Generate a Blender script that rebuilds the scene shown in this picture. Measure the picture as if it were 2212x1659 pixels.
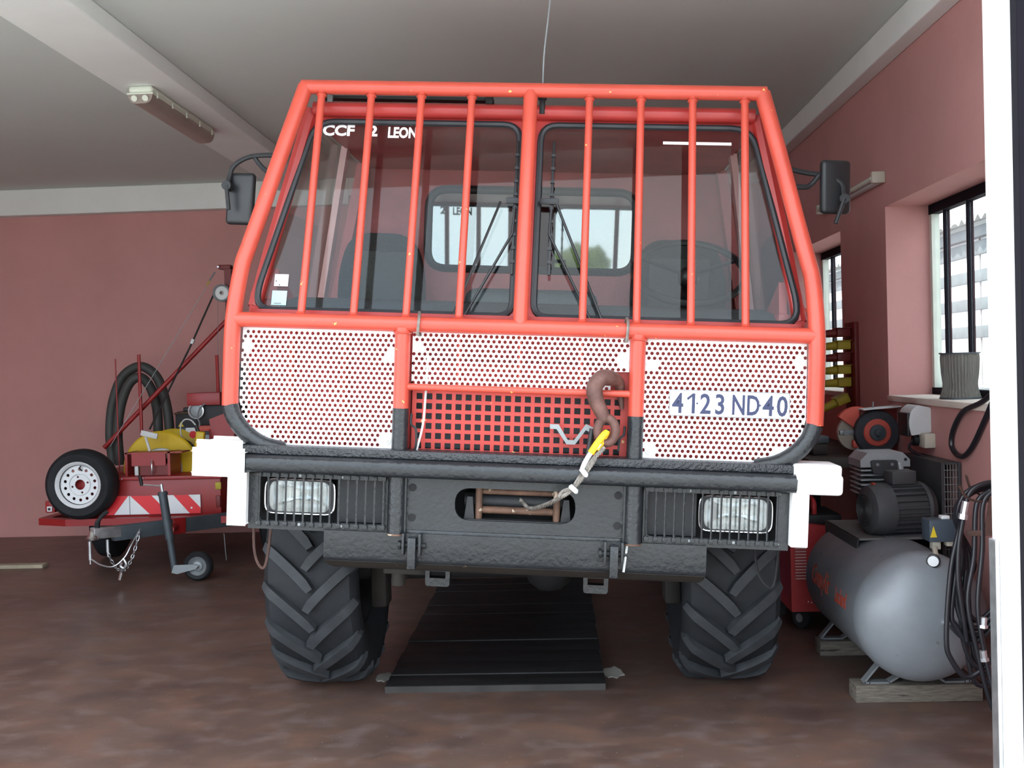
import bpy, bmesh, math, random
from mathutils import Vector, Matrix, Euler, geometry

for o in list(bpy.data.objects): bpy.data.objects.remove(o)
random.seed(7)
SC = bpy.context.scene
COL = SC.collection
R = math.radians
PI = math.pi

# ------------------------------------------------------------------ camera
F_PX, W_PX, H_PX = 2250.0, 2212.0, 1659.0
EYE = Vector((0, 0, 1.5))
def camera():
    cx, cy = W_PX / 2, H_PX / 2
    yc = Vector(((1198 - cx) / F_PX, -(786 - cy) / F_PX, 1)).normalized()   # the room's depth axis seen by the lens
    up = Vector((-0.027, 1, 0)); zc = (up - yc * up.dot(yc)).normalized()
    xc = Vector((yc.y * zc.z - yc.z * zc.y, yc.z * zc.x - yc.x * zc.z, yc.x * zc.y - yc.y * zc.x))
    if xc.x < 0: xc = -xc
    m = Matrix((xc, yc, zc))                       # world = m @ cam(x right, y up, z forward)
    rt, upv, fw = m.col[0], m.col[1], m.col[2]
    cd = bpy.data.cameras.new('camera'); co = bpy.data.objects.new('camera', cd); COL.objects.link(co)
    cd.sensor_fit = 'HORIZONTAL'; cd.sensor_width = 36; cd.lens = 36 * F_PX / W_PX
    cd.clip_start = 0.05; cd.clip_end = 400
    co.matrix_world = Matrix(((rt.x, upv.x, -fw.x, EYE.x), (rt.y, upv.y, -fw.y, EYE.y), (rt.z, upv.z, -fw.z, EYE.z), (0, 0, 0, 1)))
    SC.camera = co
camera()

# ------------------------------------------------------------------ sky and exposure
def world():
    w = bpy.data.worlds.new('sky'); SC.world = w; w.use_nodes = True
    nt = w.node_tree; bg = nt.nodes['Background']
    tc = nt.nodes.new('ShaderNodeTexCoord'); nz = nt.nodes.new('ShaderNodeTexNoise'); rp = nt.nodes.new('ShaderNodeValToRGB')
    nz.inputs['Scale'].default_value = 2.2; nz.inputs['Detail'].default_value = 5
    rp.color_ramp.elements[0].position = 0.35; rp.color_ramp.elements[0].color = (0.66, 0.82, 1.0, 1)
    rp.color_ramp.elements[1].position = 0.62; rp.color_ramp.elements[1].color = (0.95, 0.98, 1.0, 1)
    nt.links.new(tc.outputs['Generated'], nz.inputs['Vector']); nt.links.new(nz.outputs['Fac'], rp.inputs['Fac'])
    nt.links.new(rp.outputs['Color'], bg.inputs['Color'])
    bg.inputs['Strength'].default_value = 2.6
world()
sun = bpy.data.lights.new('sun', 'SUN'); sun.energy = 5.0; sun.angle = R(0.6); sun.color = (1.0, 0.95, 0.88)
suno = bpy.data.objects.new('sun', sun); COL.objects.link(suno)
suno.rotation_euler = Vector((0.53, -0.06, -0.85)).to_track_quat('-Z', 'Y').to_euler()      # high sun over the left of the yard; it never reaches past the door
vs = SC.view_settings
vs.view_transform = 'Standard'; vs.look = 'None'; vs.gamma = 1.0; vs.use_curve_mapping = False
vs.exposure = 0.80

# ------------------------------------------------------------------ materials
def lin(r, g, b):
    f = lambda c: (c / 255 / 12.92) if c / 255 <= 0.04045 else ((c / 255 + 0.055) / 1.055) ** 2.4
    return (f(r), f(g), f(b))
MATS = {}
def mat(name, col, rough=0.5, metal=0.0, var=0.12, vs=5.0, bump=0.0, bs=80.0, spec=0.5, chip=None, chip_at=0.66, chip_s=30.0, stretch=None, coat=0.0):
    m = bpy.data.materials.new(name); m.use_nodes = True
    nt = m.node_tree; N = nt.nodes; L = nt.links; p = N['Principled BSDF']
    p.inputs['Roughness'].default_value = rough; p.inputs['Metallic'].default_value = metal
    p.inputs['Specular IOR Level'].default_value = spec; p.inputs['Coat Weight'].default_value = coat
    tc = N.new('ShaderNodeTexCoord'); src = tc.outputs['Object']
    if stretch:
        mp = N.new('ShaderNodeMapping'); mp.inputs['Scale'].default_value = stretch; L.new(src, mp.inputs['Vector']); src = mp.outputs['Vector']
    nz = N.new('ShaderNodeTexNoise'); nz.inputs['Scale'].default_value = vs; nz.inputs['Detail'].default_value = 5; nz.inputs['Roughness'].default_value = 0.6
    L.new(src, nz.inputs['Vector'])
    rp = N.new('ShaderNodeValToRGB'); e = rp.color_ramp.elements
    e[0].position = 0.3; e[1].position = 0.7
    e[0].color = tuple(max(0, c * (1 - var)) for c in col) + (1,); e[1].color = tuple(min(1, c * (1 + var)) for c in col) + (1,)
    L.new(nz.outputs['Fac'], rp.inputs['Fac']); out = rp.outputs['Color']
    if chip:
        n2 = N.new('ShaderNodeTexNoise'); n2.inputs['Scale'].default_value = chip_s; n2.inputs['Detail'].default_value = 6
        r2 = N.new('ShaderNodeValToRGB'); r2.color_ramp.elements[0].position = chip_at; r2.color_ramp.elements[1].position = chip_at + 0.02
        mx = N.new('ShaderNodeMix'); mx.data_type = 'RGBA'
        L.new(src, n2.inputs['Vector']); L.new(n2.outputs['Fac'], r2.inputs['Fac']); L.new(r2.outputs['Color'], mx.inputs['Factor'])
        L.new(out, mx.inputs['A']); mx.inputs['B'].default_value = tuple(chip) + (1,); out = mx.outputs['Result']
    L.new(out, p.inputs['Base Color'])
    if bump:
        n3 = N.new('ShaderNodeTexNoise'); n3.inputs['Scale'].default_value = bs; n3.inputs['Detail'].default_value = 4
        bp = N.new('ShaderNodeBump'); bp.inputs['Strength'].default_value = bump; bp.inputs['Distance'].default_value = 0.01
        L.new(src, n3.inputs['Vector']); L.new(n3.outputs['Fac'], bp.inputs['Height']); L.new(bp.outputs['Normal'], p.inputs['Normal'])
    MATS[name] = m; return m
def glass(name, tint, base=0.05, edge=0.55, rough=0.0):
    m = bpy.data.materials.new(name); m.use_nodes = True; nt = m.node_tree; N = nt.nodes; L = nt.links
    N.remove(N['Principled BSDF']); o = N['Material Output']
    t = N.new('ShaderNodeBsdfTransparent'); t.inputs['Color'].default_value = tuple(tint) + (1,)
    g = N.new('ShaderNodeBsdfGlossy'); g.inputs['Roughness'].default_value = rough
    lw = N.new('ShaderNodeLayerWeight'); lw.inputs['Blend'].default_value = 0.5
    pw = N.new('ShaderNodeMath'); pw.operation = 'POWER'; pw.inputs[1].default_value = 4
    mu = N.new('ShaderNodeMath'); mu.operation = 'MULTIPLY_ADD'; mu.inputs[1].default_value = edge; mu.inputs[2].default_value = base
    mx = N.new('ShaderNodeMixShader')
    L.new(lw.outputs['Facing'], pw.inputs[0]); L.new(pw.outputs[0], mu.inputs[0]); L.new(mu.outputs[0], mx.inputs['Fac'])
    L.new(t.outputs[0], mx.inputs[1]); L.new(g.outputs[0], mx.inputs[2]); L.new(mx.outputs[0], o.inputs['Surface'])
    MATS[name] = m; return m

ORANGE = (0.84, 0.80, 0.62)
mat('guard_red', (0.51, 0.068, 0.042), 0.34, var=0.10, bump=0.08, bs=40, chip=(0.75, 0.42, 0.12), chip_at=0.715, chip_s=26)
mat('cab_red', (0.36, 0.028, 0.024), 0.38, var=0.10, bump=0.03)
mat('cab_inner_red', (0.42, 0.085, 0.085), 0.42, var=0.18, vs=4)
mat('grille_red', (0.40, 0.032, 0.024), 0.45, chip=(0.55, 0.35, 0.15), chip_at=0.70, chip_s=34)
mat('pink_bar', (0.62, 0.34, 0.34), 0.5, var=0.12)
mat('trailer_red', (0.30, 0.015, 0.016), 0.4, var=0.12)
mat('dark_red', (0.16, 0.014, 0.014), 0.5)
mat('black_paint', (0.014, 0.017, 0.020), 0.30, var=0.2, bump=0.35, bs=55, spec=0.5, chip=(0.30, 0.24, 0.16), chip_at=0.77, chip_s=22)
mat('black_matt', (0.012, 0.013, 0.015), 0.6, var=0.2, bump=0.15)
mat('black_deep', (0.008, 0.008, 0.009), 0.8)
mat('tread_plate', (0.018, 0.021, 0.025), 0.33, var=0.3, bump=1.0, bs=90, spec=0.6)
mat('underside', (0.020, 0.017, 0.014), 0.75, var=0.4, chip=(0.16, 0.11, 0.06), chip_at=0.70, chip_s=24)
mat('plastic_black', (0.012, 0.013, 0.015), 0.42)
mat('white_panel', (0.90, 0.90, 0.92), 0.45, var=0.02)
mat('white_paint', (0.88, 0.88, 0.87), 0.5, var=0.04, bump=0.08)
mat('letter_white', (0.85, 0.86, 0.88), 0.5, var=0.02)
mat('plate_white', (0.74, 0.76, 0.80), 0.35, var=0.02)
mat('plate_blue', (0.022, 0.030, 0.085), 0.5, var=0.08)
mat('rubber', (0.014, 0.016, 0.019), 0.68, var=0.25, vs=7, bump=0.12, bs=120, spec=0.35)
mat('rubber_worn', (0.036, 0.040, 0.045), 0.62, var=0.25, vs=9, bump=0.10, bs=140, spec=0.35)
mat('rubber_seal', (0.016, 0.018, 0.022), 0.45)
mat('steel', (0.50, 0.51, 0.53), 0.35, 0.9, var=0.15)
mat('zinc', (0.56, 0.58, 0.60), 0.32, 0.75, var=0.2, vs=18)
mat('chrome', (0.82, 0.83, 0.85), 0.12, 1.0, var=0.05)
mat('reflector', (0.80, 0.80, 0.80), 0.18, 0.85, var=0.1, vs=20, bump=0.3, bs=18)
mat('rust', (0.12, 0.064, 0.042), 0.7, 0.2, var=0.4, vs=14, bump=0.2, chip=(0.42, 0.33, 0.25), chip_at=0.60, chip_s=18)
mat('rust_brown', (0.085, 0.045, 0.036), 0.7, 0.1, var=0.3, vs=14, bump=0.2)
mat('hook_rust', (0.115, 0.055, 0.045), 0.6, 0.2, var=0.35, vs=16, bump=0.25, bs=50)
mat('wire_rope', (0.20, 0.18, 0.16), 0.5, 0.5, var=0.3, vs=60)
mat('grey_metal', (0.24, 0.26, 0.27), 0.45, 0.3, var=0.2)
mat('slate_metal', (0.070, 0.088, 0.102), 0.5, 0.2, var=0.2)
mat('yellow_strap', (0.85, 0.48, 0.02), 0.6, var=0.15)
mat('yellow_plastic', (0.62, 0.42, 0.01), 0.45, var=0.1)
mat('dirty_yellow', (0.42, 0.34, 0.03), 0.6, var=0.2)
mat('wall_plaster', (0.56, 0.285, 0.270), 0.85, var=0.07, vs=1.6, bump=0.12, bs=45)
mat('ceiling_paint', (0.60, 0.655, 0.630), 0.9, var=0.03, vs=1.0)
mat('white_plaster', (0.80, 0.84, 0.82), 0.85, var=0.04, vs=2, bump=0.05)
mat('jamb_white', (0.90, 0.90, 0.89), 0.8, var=0.03, bump=0.15)
mat('sill_paint', (0.70, 0.62, 0.55), 0.8, var=0.1)
mat('frame_paint', (0.62, 0.66, 0.60), 0.5, var=0.1)
mat('frame_dark', (0.008, 0.007, 0.012), 0.8, spec=0.15)
mat('render_white', (0.88, 0.88, 0.89), 0.9, var=0.03)
mat('band_grey', (0.17, 0.19, 0.20), 0.85, var=0.18, vs=5, bump=0.2)
mat('fibrocement', (0.45, 0.46, 0.46), 0.9, var=0.2)
mat('asphalt', (0.42, 0.41, 0.39), 0.9, var=0.12, vs=2)
mat('lamp_white', (0.66, 0.70, 0.60), 0.5, var=0.05)
mat('lamp_lens', (0.30, 0.25, 0.22), 0.35, var=0.15, vs=3)
mat('wood_grey', (0.15, 0.13, 0.105), 0.8, var=0.35, vs=6, bump=0.3, stretch=(3, 25, 25), chip=(0.05, 0.04, 0.035), chip_at=0.60, chip_s=2.0)
mat('wood_pale', (0.38, 0.33, 0.24), 0.8, var=0.2)
mat('board_black', (0.010, 0.010, 0.011), 0.62, var=0.55, vs=3.0, bump=0.2, bs=40, stretch=(1, 7, 1), spec=0.4)
mat('board_edge', (0.035, 0.032, 0.030), 0.75, var=0.3)
mat('tank_grey', (0.24, 0.262, 0.285), 0.42, 0.15, var=0.14, vs=3, bump=0.04, chip=(0.16, 0.16, 0.16), chip_at=0.70, chip_s=16)
mat('tank_dusty', (0.13, 0.125, 0.118), 0.75, var=0.25, vs=4)
mat('cast_grey', (0.34, 0.36, 0.37), 0.55, 0.3, var=0.15)
mat('motor_grey', (0.045, 0.047, 0.050), 0.6, 0.1, var=0.25)
mat('switch_blue', (0.055, 0.075, 0.10), 0.5, var=0.1)
mat('decal_red', (0.42, 0.05, 0.022), 0.6, var=0.25, vs=25)
mat('sign_red', (0.78, 0.020, 0.030), 0.4, var=0.04)
mat('sign_white', (0.80, 0.82, 0.84), 0.4, var=0.03)
mat('hose_grey', (0.045, 0.047, 0.044), 0.6, var=0.15)
mat('hose_black', (0.014, 0.015, 0.020), 0.38, var=0.15, spec=0.6)
mat('seat_grey', (0.026, 0.027, 0.027), 0.8, var=0.2, bump=0.2, bs=120)
mat('seat_cloth', (0.06, 0.062, 0.06), 0.85, var=0.3, vs=140, bump=0.2, bs=180)
mat('dash_grey', (0.050, 0.060, 0.068), 0.55, var=0.15)
mat('rear_glass', (0.004, 0.005, 0.006), 0.03, var=0.0, spec=1.0)
MATS['rear_glass'].node_tree.nodes['Principled BSDF'].inputs['IOR'].default_value = 2.3
mat('teal_sticker', (0.42, 0.78, 0.72), 0.4, var=0.06)
mat('blue_tin', (0.02, 0.10, 0.30), 0.4)
mat('charger_red', (0.44, 0.035, 0.038), 0.42, var=0.08)
mat('orange_paint', (0.62, 0.10, 0.07), 0.5, var=0.15)
mat('stone_dark', (0.035, 0.037, 0.045), 0.85, var=0.2, vs=40)
mat('bench_wood', (0.045, 0.038, 0.034), 0.8, var=0.4)
mat('paper_dark', (0.16, 0.155, 0.14), 0.85, var=0.3, vs=12, stretch=(14, 14, 0.5))
mat('plastic_light', (0.60, 0.62, 0.62), 0.45, var=0.04)
mat('beige_plastic', (0.56, 0.52, 0.43), 0.5, var=0.05)
mat('label_yellow', (0.75, 0.55, 0.03), 0.5, var=0.03)
mat('foliage', (0.12, 0.15, 0.05), 0.9, var=0.45, vs=1.2, bump=0.6, bs=4)
mat('bark', (0.10, 0.07, 0.05), 0.9)
mat('crack_pale', (0.33, 0.31, 0.28), 0.9, var=0.2)
glass('windscreen_glass', (0.86, 0.89, 0.88), 0.020, 0.6)
glass('window_glass', (0.93, 0.96, 0.95), 0.04, 0.6)
glass('lamp_glass', (0.85, 0.87, 0.87), 0.07, 0.6, 0.03)

def floor_mat():
    m = mat('floor_concrete', (0.118, 0.074, 0.060), 0.42, var=0.30, vs=1.1, bump=0.05, bs=30, spec=0.5)
    nt = m.node_tree; N = nt.nodes; L = nt.links; p = N['Principled BSDF']
    tc = N.new('ShaderNodeTexCoord'); mp = N.new('ShaderNodeMapping'); mp.inputs['Scale'].default_value = (1.25, 1.7, 1)
    L.new(tc.outputs['Object'], mp.inputs['Vector'])
    base = p.inputs['Base Color'].links[0].from_socket
    def layer(scale, lo, hi, col, amount, base, det=6):
        nz = N.new('ShaderNodeTexNoise'); nz.inputs['Scale'].default_value = scale; nz.inputs['Detail'].default_value = det
        rp = N.new('ShaderNodeValToRGB'); rp.color_ramp.elements[0].position = lo; rp.color_ramp.elements[1].position = hi
        rp.color_ramp.elements[1].color = (amount, amount, amount, 1)
        mx = N.new('ShaderNodeMix'); mx.data_type = 'RGBA'; mx.inputs['B'].default_value = col + (1,)
        L.new(mp.outputs['Vector'], nz.inputs['Vector']); L.new(nz.outputs['Fac'], rp.inputs['Fac'])
        L.new(rp.outputs['Color'], mx.inputs['Factor']); L.new(base, mx.inputs['A']); return mx.outputs['Result']
    base = layer(3.4, 0.47, 0.68, (0.205, 0.105, 0.065), 0.42, base)       # ochre wear
    base = layer(5.0, 0.50, 0.70, (0.205, 0.160, 0.152), 0.42, base)       # grey scuffs
    base = layer(1.9, 0.53, 0.72, (0.055, 0.036, 0.034), 0.55, base)       # dark oily stains
    base = layer(70, 0.745, 0.755, (0.60, 0.57, 0.52), 0.9, base, 2)       # specks
    L.new(base, p.inputs['Base Color'])
floor_mat()

# ------------------------------------------------------------------ mesh helpers
def catmull(pts, n=6, closed=False):
    P = [Vector(p) for p in pts]; out = []; m = len(P)
    for i in range(m if closed else m - 1):
        p1, p2 = P[i], P[(i + 1) % m]
        p0 = P[i - 1] if (i > 0 or closed) else p1 * 2 - p2
        p3 = P[(i + 2) % m] if (i + 2 < m or closed) else p2 * 2 - p1
        for k in range(n):
            t = k / n
            out.append(0.5 * ((2 * p1) + (p2 - p0) * t + (2 * p0 - 5 * p1 + 4 * p2 - p3) * t * t + (3 * p1 - p0 - 3 * p2 + p3) * t ** 3))
    if not closed: out.append(P[-1])
    return out
def round_poly(pts, rad, n=5):
    out = []; m = len(pts)
    for i in range(m):
        p0, p1, p2 = Vector(pts[i - 1]).to_2d(), Vector(pts[i]).to_2d(), Vector(pts[(i + 1) % m]).to_2d()
        r_ = rad[i] if isinstance(rad, (list, tuple)) else rad
        if r_ <= 0: out.append((p1.x, p1.y)); continue
        a = p1 + (p0 - p1).normalized() * r_; b = p1 + (p2 - p1).normalized() * r_
        for k in range(n + 1):
            t = k / n; q = a * (1 - t) ** 2 + p1 * 2 * t * (1 - t) + b * t * t
            out.append((q.x, q.y))
    return out
def circle2(cx, cy, r, n=16, ph=0): return [(cx + r * math.cos(2 * PI * k / n + ph), cy + r * math.sin(2 * PI * k / n + ph)) for k in range(n)]
def inside(p, poly):
    x, y = p; c = False; n = len(poly); j = n - 1
    for i in range(n):
        xi, yi = poly[i]; xj, yj = poly[j]
        if (yi > y) != (yj > y) and x < (xj - xi) * (y - yi) / (yj - yi) + xi: c = not c
        j = i
    return c

class MB:
    def __init__(s): s.v = []; s.f = []
    def add(s, vs, fs, m=None):
        b = len(s.v)
        s.v += [tuple((m @ Vector(v)) if m else v) for v in vs]; s.f += [tuple(i + b for i in f) for f in fs]; return s
    def box(s, x0, x1, y0, y1, z0, z1, bev=0.0, seg=2, m=None):
        bm = bmesh.new(); bmesh.ops.create_cube(bm, size=1)
        for v in bm.verts: v.co = Vector(((x0 + x1) / 2 + v.co.x * (x1 - x0), (y0 + y1) / 2 + v.co.y * (y1 - y0), (z0 + z1) / 2 + v.co.z * (z1 - z0)))
        if bev: bmesh.ops.bevel(bm, geom=bm.edges[:], offset=min(bev, 0.49 * min(abs(x1 - x0), abs(y1 - y0), abs(z1 - z0))), segments=seg, affect='EDGES', profile=0.5)
        bm.verts.index_update(); s.add([v.co.copy() for v in bm.verts], [[v.index for v in f.verts] for f in bm.faces], m); bm.free(); return s
    def tube(s, path, r, seg=10, closed=False, m=None, caps=True, flat=1.0):
        P = [Vector(p) for p in path]; n = len(P)
        rr = r if isinstance(r, (list, tuple)) else [r] * n
        T = []
        for i in range(n):
            a = P[i - 1] if (i > 0 or closed) else P[i]; b = P[(i + 1) % n] if (i < n - 1 or closed) else P[i]
            d = b - a; T.append(d.normalized() if d.length > 1e-9 else Vector((0, 0, 1)))
        ref = Vector((0, 0, 1)) if abs(T[0].z) < 0.9 else Vector((1, 0, 0))
        u = T[0].cross(ref).normalized(); vs = []; fs = []
        for i in range(n):
            u = u - T[i] * u.dot(T[i])
            u = u.normalized() if u.length > 1e-6 else T[i].orthogonal().normalized()
            w = T[i].cross(u)
            for k in range(seg):
                a = 2 * PI * k / seg; vs.append(P[i] + (u * math.cos(a) + w * math.sin(a) * flat) * rr[i])
        for i in range(n if closed else n - 1):
            j = (i + 1) % n
            for k in range(seg):
                k2 = (k + 1) % seg; fs.append((i * seg + k, i * seg + k2, j * seg + k2, j * seg + k))
        if caps and not closed: fs.append(tuple(range(seg))[::-1]); fs.append(tuple((n - 1) * seg + k for k in range(seg)))
        return s.add(vs, fs, m)
    def cyl(s, p0, p1, r, seg=12, r2=None, m=None): return s.tube([p0, p1], [r, r if r2 is None else r2], seg, m=m)
    def lathe(s, prof, c=(0, 0, 0), axis=(0, 0, 1), seg=24, m=None, closed=False):
        ax = Vector(axis).normalized(); u = ax.orthogonal().normalized(); w = ax.cross(u); c = Vector(c); vs = []; fs = []; n = len(prof)
        for (r, h) in prof:
            for k in range(seg):
                a = 2 * PI * k / seg; vs.append(c + ax * h + (u * math.cos(a) + w * math.sin(a)) * max(r, 1e-4))
        for i in range(n if closed else n - 1):
            j = (i + 1) % n
            for k in range(seg):
                k2 = (k + 1) % seg; fs.append((i * seg + k, i * seg + k2, j * seg + k2, j * seg + k))
        if not closed: fs.append(tuple(range(seg))[::-1]); fs.append(tuple((n - 1) * seg + k for k in range(seg)))
        return s.add(vs, fs, m)
    def sphere(s, c, r, seg=12, sc=(1, 1, 1), m=None):
        prof = [(r * math.sin(PI * k / (seg // 2)), -r * math.cos(PI * k / (seg // 2))) for k in range(seg // 2 + 1)]
        t = MB().lathe(prof, (0, 0, 0), (0, 0, 1), seg); c = Vector(c)
        return s.add([(c.x + v[0] * sc[0], c.y + v[1] * sc[1], c.z + v[2] * sc[2]) for v in t.v], t.f, m)
    def prism(s, poly, d0, d1, fn=None, m=None):
        """outline in (a,b), extruded from d0 to d1; fn(a,b,d)->xyz (default x=a, y=d, z=b)"""
        fn = fn or (lambda a, b, d: (a, d, b)); n = len(poly)
        vs = [fn(a, b, d0) for a, b in poly] + [fn(a, b, d1) for a, b in poly]
        fs = [tuple(range(n)), tuple(range(2 * n - 1, n - 1, -1))] + [(i, (i + 1) % n, n + (i + 1) % n, n + i) for i in range(n)]
        return s.add(vs, fs, m)
    def plate(s, outline, holes, d0, d1, fn=None, m=None):
        """outline with holes (lists of points), extruded; holes may cross the outline"""
        fn = fn or (lambda a, b, d: (a, d, b))
        pts = []; edges = []
        def ring(p):
            b = len(pts); pts.extend(Vector(q) for q in p); edges.extend((b + i, b + (i + 1) % len(p)) for i in range(len(p)))
        ring(outline)
        for h in holes: ring(h)
        ov, oe, of, *_ = geometry.delaunay_2d_cdt(pts, edges, [], 0, 1e-6)
        cell = {}; cs = 0.05
        for h in holes:
            xs = [q[0] for q in h]; ys = [q[1] for q in h]
            for i in range(int(math.floor(min(xs) / cs)), int(math.floor(max(xs) / cs)) + 1):
                for j in range(int(math.floor(min(ys) / cs)), int(math.floor(max(ys) / cs)) + 1): cell.setdefault((i, j), []).append(h)
        keep = []
        for t in of:
            c = (sum(ov[i].x for i in t) / 3, sum(ov[i].y for i in t) / 3)
            if not inside(c, outline): continue
            if any(inside(c, h) for h in cell.get((int(math.floor(c[0] / cs)), int(math.floor(c[1] / cs))), ())): continue
            keep.append(tuple(t))
        n = len(ov); vs = [fn(q.x, q.y, d0) for q in ov] + [fn(q.x, q.y, d1) for q in ov]
        cnt = {}
        for t in keep:
            for a, b in ((t[0], t[1]), (t[1], t[2]), (t[2], t[0])): cnt[(a, b)] = 1
        fs = [t for t in keep] + [tuple(i + n for i in t[::-1]) for t in keep]
        fs += [(b, a, a + n, b + n) for (a, b) in cnt if (b, a) not in cnt]
        used = sorted({i for f in fs for i in f}); mp = {i: k for k, i in enumerate(used)}
        return s.add([vs[i] for i in used], [tuple(mp[i] for i in f) for f in fs], m)
    def mesh(s, name, mt, smooth=40):
        me = bpy.data.meshes.new(name); me.from_pydata([tuple(v) for v in s.v], [], s.f)
        me.materials.append(MATS[mt])
        bm = bmesh.new(); bm.from_mesh(me); bmesh.ops.recalc_face_normals(bm, faces=bm.faces); bm.to_mesh(me); bm.free()
        if smooth:
            me.polygons.foreach_set('use_smooth', [True] * len(me.polygons)); me.set_sharp_from_angle(angle=R(smooth))
        me.update(); return me
    def build(s, name, mt, parent=None, smooth=40, m=None):
        return link(name, s.mesh(name, mt, smooth), parent, m)
def link(name, me, parent=None, m=None):
    o = bpy.data.objects.new(name, me); COL.objects.link(o)
    if parent: o.parent = parent
    if m is not None: o.matrix_basis = m
    return o
def tag(o, label=None, cat=None, group=None, kind=None):
    if label: o['label'] = label
    if cat: o['category'] = cat
    if group: o['group'] = group
    if kind: o['kind'] = kind
    return o
def thing(name, label, cat, loc=(0, 0, 0), rz=0.0, group=None):
    o = bpy.data.objects.new(name, None); COL.objects.link(o); o.empty_display_size = 0.1
    o.location = loc; o.rotation_euler = (0, 0, rz); return tag(o, label, cat, group)
def text_mb(txt, size, depth=0.001, bold=0.0, squeeze=1.0, spacing=1.0):
    cu = bpy.data.curves.new('lettering', 'FONT'); cu.body = txt; cu.size = size; cu.extrude = depth; cu.offset = bold
    cu.resolution_u = 3; cu.space_character = spacing
    o = bpy.data.objects.new('lettering', cu); COL.objects.link(o)
    me = bpy.data.meshes.new_from_object(o.evaluated_get(bpy.context.evaluated_depsgraph_get()))
    mb = MB(); mb.add([(v.co.x * squeeze, v.co.y, v.co.z) for v in me.vertices], [tuple(p.vertices) for p in me.polygons])
    bpy.data.objects.remove(o); bpy.data.curves.remove(cu); bpy.data.meshes.remove(me); return mb
def T(x, y, z): return Matrix.Translation((x, y, z))
def RX(a): return Matrix.Rotation(R(a), 4, 'X')
def RY(a): return Matrix.Rotation(R(a), 4, 'Y')
def RZ(a): return Matrix.Rotation(R(a), 4, 'Z')
FACE = RX(90)      # lettering drawn in xy stands up facing -y

# ================================================================== THE SETTING
YB, XR, XL, ZC, YF = 9.65, 1.90, -6.6, 3.26, 3.25     # back wall, right wall, left wall, ceiling, front wall plane
def struct(name, mb, mt, label, parent=None, smooth=0):
    o = mb.build(name, mt, parent, smooth); 
    if not parent: o['kind'] = 'structure'
    o['label'] = label
    return o
fl = struct('floor', MB().box(XL - .3, 2.25, 3.0, YB + .2, -.12, 0), 'floor_concrete', 'worn reddish brown painted concrete garage floor')
tag(MB().box(-60, 60, -70, 2.999, -.14, -.01).box(2.25, 60, 2.999, 40, -.14, -.01).build('ground', 'asphalt', None, 0), 'pale tarmac yard outside the garage door', kind='structure')
struct('ceiling', MB().box(XL - .3, 2.25, YF, YB + .2, ZC, ZC + .15), 'ceiling_paint', 'plain grey white garage ceiling')
struct('wall_back', MB().box(XL - .3, 2.25, YB, YB + .2, 0, ZC), 'wall_plaster', 'dusty pink plastered wall behind the trailer')
struct('wall_left', MB().box(XL - .2, XL, YF, YB, 0, ZC), 'wall_plaster', 'dusty pink plastered side wall out of view on the left')
W1 = (4.60, 6.02, 1.257, 2.34); W2 = (6.95, 8.40, 1.252, 2.32)
yz = lambda a, b, d: (d, a, b)
rect = lambda w: [(w[0], w[2]), (w[1], w[2]), (w[1], w[3]), (w[0], w[3])]
struct('wall_right', MB().plate([(YF, 0), (YB, 0), (YB, ZC), (YF, ZC)], [rect(W1), rect(W2)], XR, XR + .30, yz), 'wall_plaster', 'dusty pink plastered wall with two deep barred windows')
# front wall: lintel over the wide door and the piers at its ends
struct('wall_front', MB().box(XL - .3, 2.25, YF - .25, YF, 3.2, ZC + .15).box(XL - .3, XL + .5, YF - .25, YF, 0, 3.2).box(1.56, 2.25, YF - .25, YF, 0, 3.2),
       'jamb_white', 'white front wall around the open garage door')
struct('trim_1', MB().box(XL, -1.85, YB - .12, YB, 3.02, ZC, 0.008).box(-1.85, XR, YB - .12, YB, 3.10, ZC, 0.008), 'white_plaster', 'white beam along the top of the back wall')
struct('trim_2', MB().box(XR - .10, XR, YF, YB - .12, 3.11, ZC, 0.008), 'white_plaster', 'white beam along the top of the window wall')
struct('trim_3', MB().box(-2.50, -2.11, YF, YB - .12, 3.165, ZC, 0.008), 'white_plaster', 'white ceiling beam carrying the tube lamp')
struct('trim_4', MB().box(1.352, 1.450, YF - .02, YF + .06, 0, 3.2, 0.006), 'jamb_white', 'sunlit white door jamb at the right edge')
struct('trim_5', MB().box(1.402, 1.56, YF - .07, YF - .0205, 0, 3.2, 0.004), 'frame_dark', 'dark folded door edge beside the white jamb')
struct('trim_6', MB().box(1.338, 1.3515, YF + .0, YF + .05, 0, .92, 0.003), 'zinc', 'thin grey metal guide strip at the foot of the jamb')

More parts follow.
